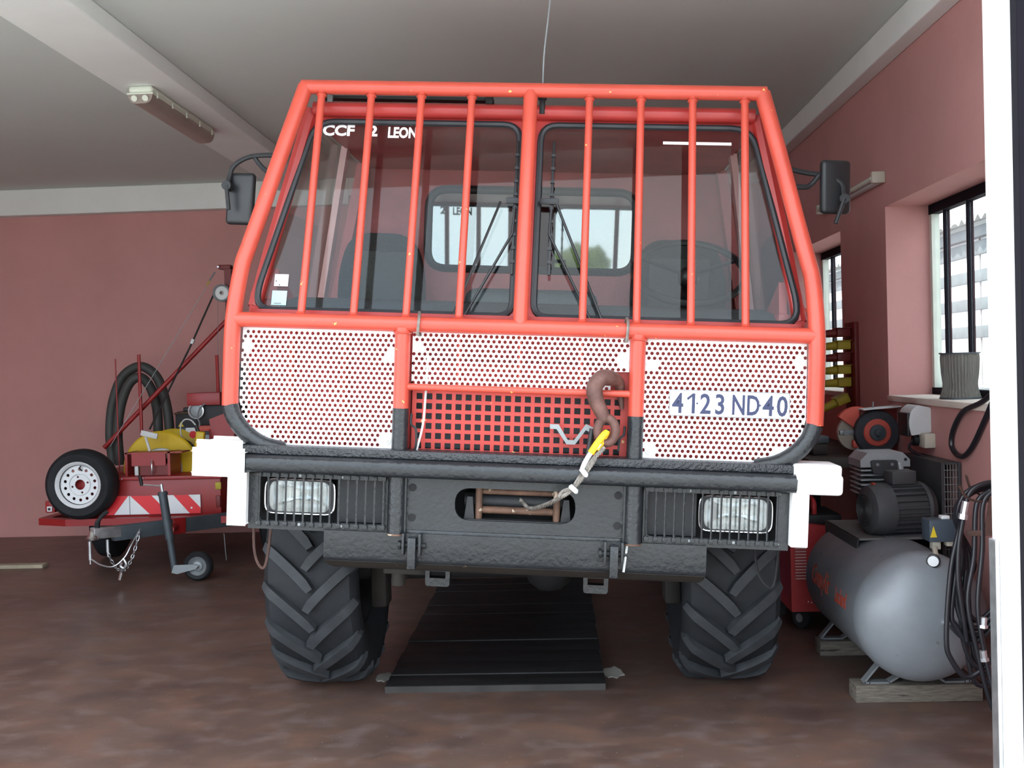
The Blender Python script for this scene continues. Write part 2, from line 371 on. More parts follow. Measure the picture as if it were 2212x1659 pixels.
def window(name, w, bars, label):
    y0, y1, z0, z1 = w
    t = bpy.data.objects.new(name, None); COL.objects.link(t); t.location = (XR + .25, (y0 + y1) / 2, z0); tag(t, label, kind='structure')
    m = T(-(XR + .25), -(y0 + y1) / 2, -z0)
    fx = XR + .245
    MB().plate(rect(w), [rect((y0 + .035, y1 - .035, z0 + .035, z1 - .03))], fx, fx + .045, yz).build('window_frame', 'frame_paint', t, 0, m)
    MB().box(fx - .004, fx + .05, y0 + .002, y1 - .002, z1 - .055, z1 - .001).build('head_shade_strip', 'frame_dark', t, 0, m)  # dark strip stands in for the shade under frame head and lintel
    MB().box(fx - .003, fx + .05, y0 + .002, y1 - .002, z0 + .012, z0 + .05).build('foot_strip', 'frame_dark', t, 0, m)
    n = len(bars); ed = [y0] + bars + [y1]
    for b in bars:
        MB().box(fx + .005, fx + .04, b - .007, b + .007, z0 + .03, z1 - .03, .003).build('glazing_bar', 'frame_dark', t, 40, m)
        MB().box(fx + .012, fx + .030, b + .008, b + .026, z0 + .03, z1 - .03).build('putty_strip', 'frame_paint', t, 0, m)
    for a, b in zip(ed, ed[1:]):
        MB().box(fx + .018, fx + .022, a + .026, b - .013, z0 + .03, z1 - .03).build('pane', 'window_glass', t, 0, m)
    MB().box(XR - .012, fx, y0 + .001, y1 - .001, z0 - .02, z0 + .012, .004).build('window_sill', 'sill_paint', t, 40, m)
    return t
window('window_1', W1, [4.85, 5.17, 5.50, 5.82], 'near deep window with a paper roll on its sill')
window('window_2', W2, [7.25, 7.55, 7.85, 8.15], 'far window partly hidden behind the truck cab')

# ------------------------------------------------------------------ outside: neighbouring white shed seen through the windows
def shed():
    t = thing('neighbouring_shed', 'white shed with grey wall bands and corrugated roof outside the windows', 'building', (5.2, 8, 0))
    m = T(-5.2, -8, 0); x = 4.6
    MB().box(x, x + .2, 0, 22, -.01, 2.85).build('wall', 'render_white', t, 0, m)
    for z, h in ((.95, .34), (1.72, .13), (2.02, .13), (2.32, .13), (2.62, .15)):
        MB().box(x - .04, x, 0, 22, z - h / 2, z + h / 2, .01).build('wall_band', 'band_grey', t, 40, m)
    for k in range(16):
        MB().box(x - .015, x, 1 + k * 1.3, 1.02 + k * 1.3, 1.15, 2.8).build('panel_joint', 'fibrocement', t, 0, m)
    MB().box(x - .10, x, 0, 22, 2.72, 2.84, .02).build('gutter', 'band_grey', t, 40, m)
    vs = []; fs = []; n = 260
    for k in range(n + 1):
        y = 22 * k / n; dz = .035 * math.cos(2 * PI * y / .21)
        vs += [(x - .22, y, 2.90 + dz), (x + 3, y, 3.75 + dz), (x - .22, y, 2.885 + dz), (x + 3, y, 3.735 + dz)]
    for k in range(n):
        a, b = 4 * k, 4 * k + 4
        fs += [(a, a + 1, b + 1, b), (a + 2, b + 2, b + 3, a + 3), (a, b, b + 2, a + 2)]
    MB().add(vs, fs).build('corrugated_roof', 'fibrocement', t, 60, m)
shed()

# ------------------------------------------------------------------ trees across the yard, mirrored in the cab's rear pane
def tree(x, y, h, w, label):
    t = thing('tree', label, 'tree', (x, y, 0), 0, 'trees across the yard')
    MB().tube([(0, 0, -.05), (.1, 0, h * .3), (0, .1, h * .6)], [.22, .17, .1], 8).build('trunk', 'bark', t)
    bm = bmesh.new(); bmesh.ops.create_icosphere(bm, subdivisions=4, radius=1); rs = random.Random(int(x * 31 + 500))
    bl = [(Vector((rs.uniform(-1, 1), rs.uniform(-1, 1), rs.uniform(-.7, 1))).normalized(), rs.uniform(.25, .5), rs.uniform(.15, .45)) for _ in range(26)]
    for v in bm.verts:
        d = v.co.normalized(); s = .8
        for c, wd, a in bl: s += a * max(0, 1 - (d - c).length / wd)
        s += rs.uniform(-.03, .03); v.co = Vector((d.x * s * w, d.y * s * w * .8, h * .58 + d.z * s * h * .42))
    me = bpy.data.meshes.new('crown'); bm.to_mesh(me); bm.free(); me.materials.append(MATS['foliage']); link('crown', me, t)
tree(-1.3, -30, 6.4, 2.0, 'tallest rounded tree across the yard')
tree(-5.2, -31, 4.9, 1.7, 'small round tree across the yard, next to the tallest on the left')
tree(3.0, -30, 5.9, 1.9, 'bushy tree across the yard, next to the tallest on the right')
tree(8.2, -32, 6.0, 2.2, 'broad tree across the yard, furthest along to the right')
tree(-10.5, -33, 5.0, 2.6, 'low broad tree across the yard, furthest along to the left')

# ================================================================== THE FIRE TRUCK
TRUCK = thing('fire_truck', 'red off-road fire truck with barred windscreen and white perforated front panels', 'truck', (-0.195, 3.95, 0), R(-1.3))
LEAN = T(0, 0, .5) @ RY(3.4) @ T(0, 0, -.5)              # the body sits a little lower on its left springs
BODY = T(-0.195, 3.95, 0) @ RZ(-1.3) @ LEAN
def bp(mb, name, mt, parent=None, smooth=40, label=None):
    o = mb.build(name, mt, parent or TRUCK, smooth, None if parent else LEAN)
    if label: o['label'] = label
    return o
TILT = .25; ZM = 1.64
def wy(z, y0=.12): return y0 + TILT * (z - ZM)            # the raked windscreen plane
GY = lambda z: TILT * max(0, z - ZM)                      # the raked guard plane

def guard():
    for s in (-1, 1):
        pts = [(s * 1.112, 0, 1.31), (s * 1.112, 0, 1.40), (s * 1.108, 0, 1.64), (s * 1.096, .045, 1.84), (s * 1.078, .070, 1.93), (s * 1.045, .10, 2.06), (s * .98, .175, 2.34), (s * .915, GY(2.60), 2.60)]
        o = bp(MB().tube(catmull(pts, 6), .0315, 14), 'guard_post', 'guard_red')
        bp(MB().tube(catmull([(s * .90, 0.01, 1.145), (s * .98, 0, 1.165), (s * 1.045, 0, 1.205), (s * 1.092, 0, 1.26), (s * 1.112, 0, 1.312)], 6), .032, 14), 'guard_foot', 'black_paint', o)
        o = bp(MB().tube([(s * .447, 0, 1.32), (s * .447, 0, 1.63)], .030, 14), 'guard_upright', 'guard_red')
        bp(MB().tube([(s * .447, 0, 1.15), (s * .447, 0, 1.322)], .031, 14), 'upright_foot', 'black_paint', o)
        bp(MB().lathe([(.033, 0), (.036, .004), (.033, .009)], (s * .447, 0, 1.606), (0, 0, 1), 14), 'weld', 'guard_red', o)
        for k in range(4):
            xb = s * (.235 + .2035 * k); xt = s * (.235 + .2035 * k)
            o = bp(MB().tube([(xb, .002, 1.64), (xt, GY(2.585), 2.585)], .0152, 10), 'guard_bar', 'guard_red')
            bp(MB().lathe([(.016, 0), (.021, .004), (.016, .012)], (xt, GY(2.565), 2.560), (0, TILT, 1), 10).lathe([(.016, 0), (.021, .004), (.016, .012)], (xb, .007, 1.666), (0, TILT, 1), 10), 'weld', 'guard_red', o)
    bp(MB().tube([(-.93, GY(2.6), 2.60), (.93, GY(2.6), 2.60)], .0285, 14), 'guard_top_bar', 'guard_red')
    bp(MB().tube([(-1.10, 0, 1.643), (1.10, 0, 1.643)], .0300, 14), 'guard_middle_bar', 'guard_red')
    bp(MB().tube([(0, .002, 1.65), (0, GY(2.59), 2.59)], .0285, 14), 'guard_centre_bar', 'guard_red')
    bp(MB().tube([(-.43, -.002, 1.405), (.43, -.002, 1.405)], .0135, 10), 'guard_low_bar', 'guard_red')
    for x in (-.385, .402):
        bp(MB().tube(catmull([(x, -.036, 1.60), (x + .004, -.038, 1.66), (x, 0, 1.690), (x - .004, .030, 1.66), (x, .02, 1.60)], 5), .006, 6), 'wire_tie', 'wire_rope')
guard()

def perforated():
    P = .0212; RH = .0072; rowh = P * .866
    def panel(name, out, bolts):
        xs = [p[0] for p in out]; zs = [p[1] for p in out]; holes = []
        j = 0; z = max(zs) - .017
        while z > min(zs) + .0:
            x = min(xs) + .006 + (P / 2 if j % 2 else 0)
            while x < max(xs) + P:
                if all((x - b[0]) ** 2 + (z - b[1]) ** 2 > .024 ** 2 for b in bolts) and (inside((x, z), out)):
                    holes.append(circle2(x, z, RH, 8, PI / 8))
                x += P
            z -= rowh; j += 1
        o = bp(MB().plate(out, holes, .030, .034), name, 'white_panel', None, 0)
        for b in bolts:
            MB().lathe([(.019, 0), (.019, .003), (.009, .0035), (.009, .009), (.003, .011)], (b[0], .030, b[1]), (0, -1, 0), 12).build('bolt', 'white_paint', o)
    for s in (-1, 1):
        low = [(.475, 1.163), (.92, 1.158), (.985, 1.180), (1.035, 1.215), (1.070, 1.265), (1.085, 1.33), (1.082, 1.50), (1.078, 1.615), (.475, 1.615)]
        panel('perforated_panel', [(s * x, z) for x, z in (low if s > 0 else low[::-1])], [(s * .50, 1.52), (s * 1.055, 1.545), (s * .505, 1.195), (s * .985, 1.205)])
    panel('perforated_panel', [(-.413, 1.417), (.350, 1.417), (.352, 1.487), (.418, 1.487), (.418, 1.622), (-.413, 1.622)], [(-.392, 1.555), (.396, 1.53)])
perforated()

def cab():
    # red nose behind the perforated panels
    nose = [(-1.07, 1.13), (1.07, 1.13), (1.075, 1.30), (1.07, 1.69), (-1.07, 1.69), (-1.075, 1.30)]
    bp(MB().plate(nose, [[(-.425, 1.14), (.425, 1.14), (.425, 1.50), (-.425, 1.50)]], .095, .125), 'nose_panel', 'cab_red', None, 0)
    for s in (-1, 1):                                         # the swages show pale through the holes
        for x in (.69, .90): bp(MB().tube([(s * x, .085, 1.17), (s * x, .085, 1.60)], .014, 8), 'nose_rib', 'guard_red')
    for x in (-.235, 0, .235): bp(MB().tube([(x, .045, 1.40), (x, .045, 1.62)], .0085, 8), 'panel_stay', 'guard_red')
    # red square-hole grille
    holes = []; p = .0382; h = .0118
    for i in range(21):
        for j in range(7):
            cx = -.384 + i * p; cz = 1.178 + j * p
            holes.append([(cx - h, cz - h), (cx + h, cz - h), (cx + h, cz + h), (cx - h, cz + h)])
    bp(MB().plate([(-.412, 1.14), (.424, 1.14), (.424, 1.50), (-.412, 1.50)], holes, .055, .060), 'radiator_grille', 'grille_red', None, 0)
    bp(MB().box(-.42, .42, .20, .26, 1.12, 1.52), 'radiator', 'black_deep', None, 0)
    # grille hanging bits: side wires, release levers
    bp(MB().tube(catmull([(-.352, .03, 1.52), (-.356, .02, 1.36), (-.362, .015, 1.26), (-.385, .01, 1.15)], 5), .0045, 6), 'thin_cable', 'plastic_light')
    bp(MB().tube(catmull([(-.408, .02, 1.30), (-.405, .0, 1.262), (-.385, -.01, 1.245), (-.382, -.01, 1.19), (-.39, .0, 1.16)], 5), .005, 6), 'hose_stub', 'black_matt')
    bp(MB().tube(catmull([(.408, .02, 1.28), (.405, -.0, 1.25), (.39, -.01, 1.235), (.386, -.01, 1.19)], 5), .005, 6), 'hose_stub', 'black_matt')
    bp(MB().prism([(.125, 1.262), (.150, 1.262), (.190, 1.205), (.222, 1.205), (.262, 1.262), (.300, 1.240), (.315, 1.262), (.262, 1.285), (.218, 1.222), (.194, 1.222), (.158, 1.280), (.125, 1.280)], .020, .028), 'grille_badge', 'grey_metal', None, 0, 'grey angular metal badge on the grille')
    bp(MB().cyl((.286, -.02, 1.27), (.272, -.02, 1.165), .011), 'release_lever', 'plastic_black')
    # windscreen frame, panes, seals
    frame = [(-1.088, 1.655), (1.088, 1.655), (1.090, 1.75), (1.045, 1.93), (.925, 2.53), (-.925, 2.53), (-1.045, 1.93), (-1.090, 1.75)]
    wins = []
    for s in (-1, 1):
        q = [(s * .042, 1.690), (s * 1.068, 1.690), (s * 1.055, 1.80), (s * .892, 2.482), (s * .042, 2.482)]
        wins.append(round_poly(q, [.06, .075, .02, .085, .07]))
    fn = lambda a, b, d: (a, wy(b) + d, b)
    bp(MB().plate(frame, wins, 0, .03, fn), 'windscreen_frame', 'cab_red', None, 0)
    for w in wins:
        g = bp(MB().plate(w, [], .010, .015, fn), 'windscreen', 'windscreen_glass', None, 0)
        bp(MB().tube([(a, wy(b) - .002, b) for a, b in w], .0135, 8, closed=True), 'rubber_seal', 'rubber_seal', g)
    # side sills, pillars, roof, rear bulkhead
    for s in (-1, 1):
        MBs = MB().prism([(.12, 1.06), (1.45, 1.06), (1.45, 1.72), (.16, 1.72)], s * 1.055, s * 1.085, lambda a, b, d: (d, a, b))
        bp(MBs, 'door_panel', 'cab_red', None, 0)
        bp(MB().tube([(s * 1.075, .16, 1.70), (s * 1.035, .215, 1.93), (s * .915, wy(2.53), 2.53)], .03, 8), 'front_pillar', 'cab_red')
        bp(MB().prism([(1.03, 1.70), (1.10, 1.70), (.98, 2.50), (.91, 2.50)], 0, .03, lambda a, b, d: (s * (1.055 - (b - 1.70) * .17 - d), a, b)), 'door_frame', 'pink_bar', None, 0, 'door frame inside the cab, skylight painted in as pink')  # pink colour stands in for skylight on the frame's forward face
        bp(MB().prism([(1.33, 1.70), (1.45, 1.70), (1.45, 2.50), (1.33, 2.50)], 0, .05, lambda a, b, d: (s * (1.07 - (b - 1.70) * .17 - d), a, b)), 'rear_pillar', 'cab_inner_red', None, 0)
        bp(MB().plate([(.19, 1.72), (1.33, 1.72), (1.33, 2.50), (.36, 2.50)], [], 0, .004, lambda a, b, d: (s * (1.068 - (b - 1.70) * .17 - d), a, b)), 'side_window', 'window_glass', None, 0)
        bp(MB().box(s * 1.0, s * 1.05, .20, 1.30, 1.66, 1.735, .01), 'door_ledge', 'cab_inner_red')
        bp(MB().prism([(.20, 1.70), (.62, 1.70), (.24, 1.86)], s * 1.005, s * 1.035, lambda a, b, d: (d, a, b)), 'quarter_panel', 'cab_inner_red', None, 0)
    bp(MB().box(-.93, .93, .34, 1.46, 2.505, 2.545, .015), 'roof', 'cab_red')
    bp(MB().tube([(-.90, .325, 2.532), (.90, .325, 2.532)], .030, 14), 'visor_rail', 'cab_red')
    bp(MB().box(-.90, .90, .36, 1.42, 2.490, 2.504), 'roof_lining', 'cab_inner_red', None, 0)
    st = bp(MB().box(-.875, -.175, .345, .40, 2.582, 2.596, .003), 'roof_flap', 'black_matt')
    bp(MB().box(-.845, -.822, .315, .335, 2.545, 2.605, .005), 'latch', 'grey_metal', st)
    bp(MB().box(-.19, -.16, .33, .40, 2.565, 2.60, .004), 'hinge', 'black_matt', st)
    bp(MB().cyl((.045, .30, 2.52), (.045, .30, 2.575), .012).cyl((.045, .29, 2.575), (.045, .29, 2.59), .018), 'aerial_foot', 'black_matt')
    rw = round_poly([(-.575, 1.985), (.495, 1.985), (.495, 2.395), (-.575, 2.395)], .10, 6)
    bp(MB().plate([(-1.06, 1.06), (1.06, 1.06), (1.06, 1.75), (.93, 2.52), (-.93, 2.52), (-1.06, 1.75)], [rw], 1.43, 1.46), 'rear_bulkhead', 'cab_inner_red', None, 0)
    rg = bp(MB().plate(rw, [], 1.440, 1.448), 'rear_window', 'rear_glass', None, 0, 'dark rear pane mirroring sky and trees')
    bp(MB().tube([(a, 1.428, b) for a, b in rw], .020, 8, closed=True), 'rubber_seal', 'rubber_seal', rg)
    bp(MB().box(-1.05, 1.05, .14, 1.45, 1.02, 1.06), 'cab_floor', 'black_matt', None, 0)
    # inside: dashboard, seats, engine cover, steering wheel
    bp(MB().prism([(.16, 1.10), (.62, 1.10), (.60, 1.72), (.52, 1.765), (.30, 1.735), (.17, 1.675)], -1.0, 1.0, lambda a, b, d: (d, a, b)), 'dashboard', 'dash_grey')
    bp(MB().box(-.28, .30, .55, 1.30, 1.10, 1.83, .05, 3), 'engine_cover', 'dash_grey')
    for x, w in ((-.77, .215), (.70, .235)):
        sb = bp(MB().prism(round_poly([(x - w, 1.70), (x + w, 1.70), (x + w * .98, 1.95), (x + w * .72, 2.13), (x - w * .72, 2.13), (x - w * .98, 1.95)], [.02, .02, .08, .10, .10, .08]), 1.19, 1.30), 'seat_backrest', 'seat_grey', None, 30)
        bp(MB().box(x - w * .62, x + w * .62, 1.178, 1.20, 1.75, 2.04, .02), 'seat_inlay', 'seat_cloth', sb)
        bp(MB().box(x - w, x + w, .75, 1.25, 1.50, 1.66, .05, 3), 'seat_cushion', 'seat_grey')
    c = Vector((.690, .62, 1.925)); ax = Vector((0, -.62, .78)).normalized(); u = Vector((1, 0, 0)); w = ax.cross(u)
    ring = [c + (u * math.cos(a) + w * math.sin(a)) * .238 for a in [2 * PI * k / 36 for k in range(36)]]
    sw = bp(MB().tube(ring, .015, 8, closed=True), 'steering_wheel', 'plastic_black')
    hub = MB().sphere(c - ax * .03, .05, 12)
    bp(hub, 'hub', 'plastic_black', sw)
    for a in (25, 155, 270):
        d = u * math.cos(R(a)) + w * math.sin(R(a)); bp(MB().tube([c - ax * .02, c + d * .22], .010, 6), 'spoke', 'plastic_black', sw)
    bp(MB().cyl(c - ax * .03, c - ax * .45, .025), 'steering_column', 'plastic_black', sw)
    bp(MB().tube(catmull([(.445, .70, 1.60), (.46, .66, 1.80), (.47, .62, 1.90)], 4), .008, 6), 'gear_lever', 'plastic_black')
    # wipers: a vertical blade on a twin arm for each pane
    for s, xb, x0 in ((-1, -.048, -.27), (1, .098, .31)):
        pv = lambda x, z, d=.022: (x, wy(z) - d, z)
        bl = bp(MB().box(-.0055, .0055, -.006, .006, 0, .57, .002, m=T(xb, wy(1.855) - .020, 1.855) @ RX(-14.04)), 'wiper_blade', 'plastic_black')
        for q in range(9): bp(MB().box(-.008, .008, -.009, .003, 0, .012, m=T(xb, wy(1.90 + q * .055) - .022, 1.90 + q * .055) @ RX(-14)), 'blade_clip', 'plastic_black', bl)
        bp(MB().box(-.045, .030, -.006, .006, -.012, .012, .003, m=T(xb + (.01 if s < 0 else -.002), wy(2.155) - .032, 2.155)), 'blade_bridge', 'plastic_black', bl)
        bp(MB().tube([pv(x0, 1.685, .03), pv(xb - s * .038 * -1 - .02, 2.15, .03)], .0055, 6), 'wiper_arm', 'plastic_black')
        bp(MB().tube([pv(x0 + .045 * -s, 1.685, .03), pv(xb - .005, 2.02, .03), pv(xb + .0, 2.13, .03)], .0055, 6), 'wiper_arm', 'plastic_black')
    # stickers and lettering on the panes
    tiltM = RX(-math.degrees(math.atan(TILT)))
    def lettering(txt, x, z, size, sq, bold, name='lettering', sp=1.0):
        mb = text_mb(txt, size, .0006, bold, sq, sp); o = MB().add(mb.v, mb.f, T(x, wy(z) - .0005 + .008, z) @ tiltM @ FACE)
        return bp(o, name, 'letter_white', None, 0, 'white lettering ' + txt)
    lettering('CCF', -.862, 2.425, .064, 1.10, .0024)
    lettering('2', -.668, 2.425, .064, 1.10, .0024)
    lettering('LEON', -.590, 2.420, .064, .74, .0024)
    bp(MB().box(-.137, .137, -.001, .001, -.006, .006, m=T(.675, wy(2.417) + .0075, 2.417) @ tiltM), 'white_strip', 'letter_white', None, 0)
    a = bp(MB().box(-.028, .028, -.001, .001, -.025, .025, m=T(-.973, wy(1.81) + .0085, 1.81) @ tiltM), 'square_sticker', 'letter_white', None, 0, 'white square windscreen sticker')
    for dx, dz in ((-.020, -.004), (-.006, -.019)): bp(MB().cyl((-.973 + dx, wy(1.81 + dz) + .0065, 1.81 + dz), (-.973 + dx, wy(1.81 + dz) + .0085, 1.81 + dz), .0028, 8), 'punch_mark', 'plastic_black', a)
    a = bp(MB().box(-.030, .030, -.001, .001, -.030, .030, m=T(-.975, wy(1.738) + .0085, 1.738) @ tiltM), 'teal_sticker', 'teal_sticker', None, 0, 'pale teal windscreen sticker')
    bp(MB().box(-.015, .013, -.0005, .0005, -.003, .003, m=T(-.978, wy(1.716) + .0062, 1.716) @ tiltM), 'print_line', 'grey_metal', a, 0)
    bp(MB().box(-.030, .030, -.001, .001, -.006, .006, m=T(-.977, wy(1.699) + .0088, 1.699) @ tiltM), 'sticker_sleeve', 'lamp_glass', a, 0)
    # number plate
    pl = bp(MB().prism(round_poly([(.572, 1.329), (1.020, 1.329), (1.020, 1.428), (.572, 1.428)], .008, 3), .010, .016), 'number_plate', 'plate_white', None, 0, 'white number plate with blue digits')
    for txt, x in (('4', .583), ('1', .641), ('2', .686), ('3', .740), ('N', .803), ('D', .858), ('4', .920), ('0', .971)):
        mb = text_mb(txt, .105, .0008, .0020, .80 if txt not in 'ND' else .66); bp(MB().add(mb.v, mb.f, T(x, .0095, 1.3415) @ FACE), 'digit', 'plate_blue', pl, 0)
    bp(MB().prism([(.657, 1.4135), (.657, 1.403), (.641, 1.389), (.637, 1.397)], .0087, .0103), 'digit_flag', 'plate_blue', pl, 0)
    bp(MB().tube([(a, .010, b) for a, b in round_poly([(.573, 1.330), (1.019, 1.330), (1.019, 1.427), (.573, 1.427)], .008, 3)], .0013, 5, closed=True), 'plate_rim', 'grey_metal', pl)
    for x in (.676, .910): bp(MB().cyl((x, .009, 1.378), (x, .0105, 1.378), .0036, 8), 'rivet', 'plate_blue', pl)
    # mirrors
    arms = {-1: [[(-1.03, .30, 2.335), (-1.16, .33, 2.332), (-1.235, .34, 2.295), (-1.252, .33, 2.24), (-1.250, .31, 2.20)], [(-1.03, .30, 2.268), (-1.09, .32, 2.272), (-1.125, .33, 2.300), (-1.145, .33, 2.325)]],
            1: [[(.97, .30, 2.335), (1.10, .33, 2.312), (1.20, .34, 2.300), (1.255, .33, 2.27), (1.262, .31, 2.215)], [(.98, .30, 2.255), (1.10, .32, 2.250), (1.135, .33, 2.262), (1.165, .33, 2.300)]]}
    for s in (-1, 1):
        xm, zm = (-1.205, 2.157) if s < 0 else (1.234, 2.257)
        mm = T(xm, .345, zm) @ RZ(s * 14) @ RY(2 if s < 0 else -2)
        hs = bp(MB().box(-.064, .064, -.018, .018, -.108, .108, .022, 3, m=mm), 'mirror_housing', 'plastic_black')
        bp(MB().box(-.055, .055, .0182, .020, -.098, .098, m=mm), 'mirror_glass', 'chrome', hs, 0)
        for a in arms[s]: bp(MB().tube(catmull(a, 5), .0105, 8), 'mirror_arm', 'black_matt', hs)
        xk = -1.253 if s < 0 else 1.262
        bp(MB().cyl((xk, .295, 2.205), (xk, .345, 2.205), .020, 10).cyl((xk, .30, 2.205), (xk + (.012 if s < 0 else -.03), .30, 2.105), .009, 8), 'mirror_clamp', 'black_matt', hs)
    bp(MB().tube(catmull([(1.095, .24, 1.76), (1.165, .27, 1.70), (1.180, .28, 1.62), (1.182, .28, 1.46), (1.165, .27, 1.39), (1.10, .24, 1.35)], 6), .013, 8), 'grab_rail', 'guard_red')
    bp(MB().prism([(.1, 1.34), (1.2, 1.34), (1.2, 1.74), (.1, 1.74)], 1.086, 1.115, lambda a, b, d: (d, a + .1, b)), 'door_skin', 'cab_red', None, 0)
cab()

def bumper():
    prof = [(-.085, 1.075), (-.072, 1.064), (.10, 1.064), (.10, 1.130), (-.060, 1.130), (-.078, 1.124), (-.087, 1.112)]
    yzp = lambda a, b, d: (d, a, b)
    bp(MB().prism(prof, -1.06, 1.06, yzp), 'bumper_beam', 'black_paint', None, 50)
    bp(MB().box(-1.05, 1.03, -.050, .16, 1.131, 1.164, .006), 'bumper_step', 'tread_plate')
    for s in (-1, 1):
        e = bp(MB().box(s * 1.035, s * 1.205, -.092, .12, 1.060, 1.137, .016, 3), 'bumper_end', 'white_paint', None, 40, 'white painted bumper end')
        bp(MB().box(s * 1.052 if s < 0 else s * 1.032, s * 1.207, -.055, .13, 1.100, 1.168, .012, 3), 'end_cap', 'white_paint', e)
        bp(MB().box(s * 1.030, s * 1.094, -.045, .10, .858, 1.064, .005), 'corner_post', 'white_paint', None, 40, 'white painted corner post under the bumper')
        # lamp bay
        x0, x1 = s * .487, s * 1.030
        xa, xb = min(x0, x1), max(x0, x1)
        bay = MB().plate([(xa, .850), (xb, .850), (xb, 1.062), (xa, 1.062)], [round_poly([(min(s * .50, s * .985), .872), (max(s * .50, s * .985), .872), (max(s * .50, s * .985), 1.045), (min(s * .50, s * .985), 1.045)], .02)], 0, .012)
        bay.box(xa, xb, .0, .15, .838, .850).box(xa, xb, .0, .15, 1.050, 1.062)
        bo = bp(bay, 'lamp_bay', 'black_paint', None, 0)
        bp(MB().box(xa, xb, .14, .15, .845, 1.055), 'bay_back', 'black_matt', bo, 0)
        xi0, xi1 = (s * .505, s * .690)
        bp(MB().box(min(xi0, xi1), max(xi0, xi1), .035, .045, .872, 1.046).cyl((s * .625, .034, .93), (s * .625, .036, .93), .005), 'blank_plate', 'black_matt', bo, 0)
        # head lamp
        xc, zc = s * .838, .963
        ro = round_poly([(xc - .135, zc - .068), (xc + .135, zc - .068), (xc + .138, zc + .0), (xc + .135, zc + .068), (xc - .135, zc + .068), (xc - .138, zc)], [.035, .035, .02, .035, .035, .02])
        ri = round_poly([(xc - .118, zc - .060), (xc + .118, zc - .060), (xc + .120, zc), (xc + .118, zc + .060), (xc - .118, zc + .060), (xc - .120, zc)], [.035, .035, .02, .035, .035, .02])
        hl = bp(MB().tube([(a, .032, b) for a, b in ro], .0035, 6, closed=True), 'headlamp', 'chrome')
        bp(MB().plate(ro, [ri], .036, .046), 'lamp_surround', 'black_matt', hl, 0)
        # bowl: rings shrinking backwards
        vs = []; fs = []; K = 6; n = len(ri)
        for k in range(K + 1):
            t = k / K; sc = math.cos(t * PI / 2 * .93)
            vs += [(xc + (a - xc) * sc, .040 + .085 * math.sin(t * PI / 2), zc + (b - zc) * sc) for a, b in ri]
        for k in range(K):
            for i in range(n): fs.append((k * n + i, k * n + (i + 1) % n, (k + 1) * n + (i + 1) % n, (k + 1) * n + i))
        fs.append(tuple(K * n + i for i in range(n)))
        bp(MB().add(vs, fs), 'lamp_bowl', 'reflector', hl, 60)
        bp(MB().sphere((xc, .085, zc), .014, 10), 'bulb', 'lamp_glass', hl)
        # fluted front lens
        lens = MB().plate(ri, [], .028, .034)
        for k in range(9):
            xx = xc - .092 + k * .023; lens.box(xx - .0035, xx + .0035, .0335, .037, zc - .05, zc + .05)
        bp(lens, 'lamp_lens', 'lamp_glass', hl, 0)
        # stone guard: rails with clips and 15 rods
        for z in (.862, 1.050):
            rail = bp(MB().box(min(s * .493, s * .990), max(s * .493, s * .990), -.010, .0, z - .009, z + .009), 'grid_rail', 'black_paint', None, 0)
            for k in range(4): bp(MB().cyl((s * (.50 + k * .163), -.013, z), (s * (.50 + k * .163), -.009, z), .006, 6), 'screw', 'grey_metal', rail)
        for k in range(15):
            x = s * (.500 + k * .0345)
            rod = bp(MB().tube([(x, -.016, .862), (x, -.016, 1.050)], .0042, 6), 'grid_rod', 'black_paint')
            for z in (.853, 1.041): bp(MB().box(x - .008, x + .008, -.020, -.008, z, z + .018, .002), 'rod_clip', 'black_paint', rod)
        # round tube with rusty open end below the uprights
        tb = bp(MB().lathe([(.0335, 0), (.0335, .220), (.027, .220), (.027, 0)], (s * .450, -.012, .843), (0, 0, 1), 16, closed=True), 'tow_tube', 'black_paint')
        bp(MB().lathe([(.034, 0), (.034, .006), (.026, .006), (.026, 0)], (s * .450, -.012, .838), (0, 0, 1), 16, closed=True), 'rusty_lip', 'rust', tb)
        for z in (.905, 1.020): bp(MB().cyl((s * .392, -.004, z), (s * .392, .004, z), .0150, 12), 'bolt_hole', 'black_deep')
        bp(MB().box(s * .412, s * .424, -.02, .10, .845, 1.06), 'plate_edge', 'black_paint')
        # hinge brackets on the skid plate
        hb = bp(MB().box(s * .382 - .016, s * .382 + .016, -.055, .02, .715, .835, .004), 'skid_bracket', 'black_paint')
        for dx in (-.034, .030): bp(MB().box(s * .382 + dx - .005, s * .382 + dx + .005, -.05, .02, .765, .85, .003), 'hinge_ear', 'black_paint', hb)
        bp(MB().cyl((s * .382 - .052, -.015, .80), (s * .382 + .050, -.015, .80), .011, 10).cyl((s * .382 - .056, -.015, .80), (s * .382 - .046, -.015, .80), .017, 8), 'hinge_pin', 'black_matt', hb)
    # winch plate with its slot
    slot = round_poly([(-.228, .902), (.232, .902), (.232, 1.026), (-.228, 1.026)], .061, 6)
    pl = bp(MB().plate([(-.428, .846), (.428, .846), (.428, 1.062), (-.428, 1.062)], [slot], .0, .014), 'winch_plate', 'black_paint', None, 0)
    bp(MB().box(-.428, .428, -.006, .014, .838, .858, .004), 'plate_lip', 'black_paint', pl)
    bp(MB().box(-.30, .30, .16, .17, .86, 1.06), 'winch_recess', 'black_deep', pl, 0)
    fw = bp(MB().box(-.19, .20, .02, .075, .892, .905, .002), 'fairlead', 'black_matt')
    for x in (-.140, .160): bp(MB().tube([(x, .045, .905), (x, .045, 1.022)], .0135, 12), 'roller', 'rust', fw)
    for z in (.938, 1.010): bp(MB().tube([(-.126, .060, z), (.146, .060, z)], .0120 if z > 1 else .0145, 12), 'roller', 'rust', fw)
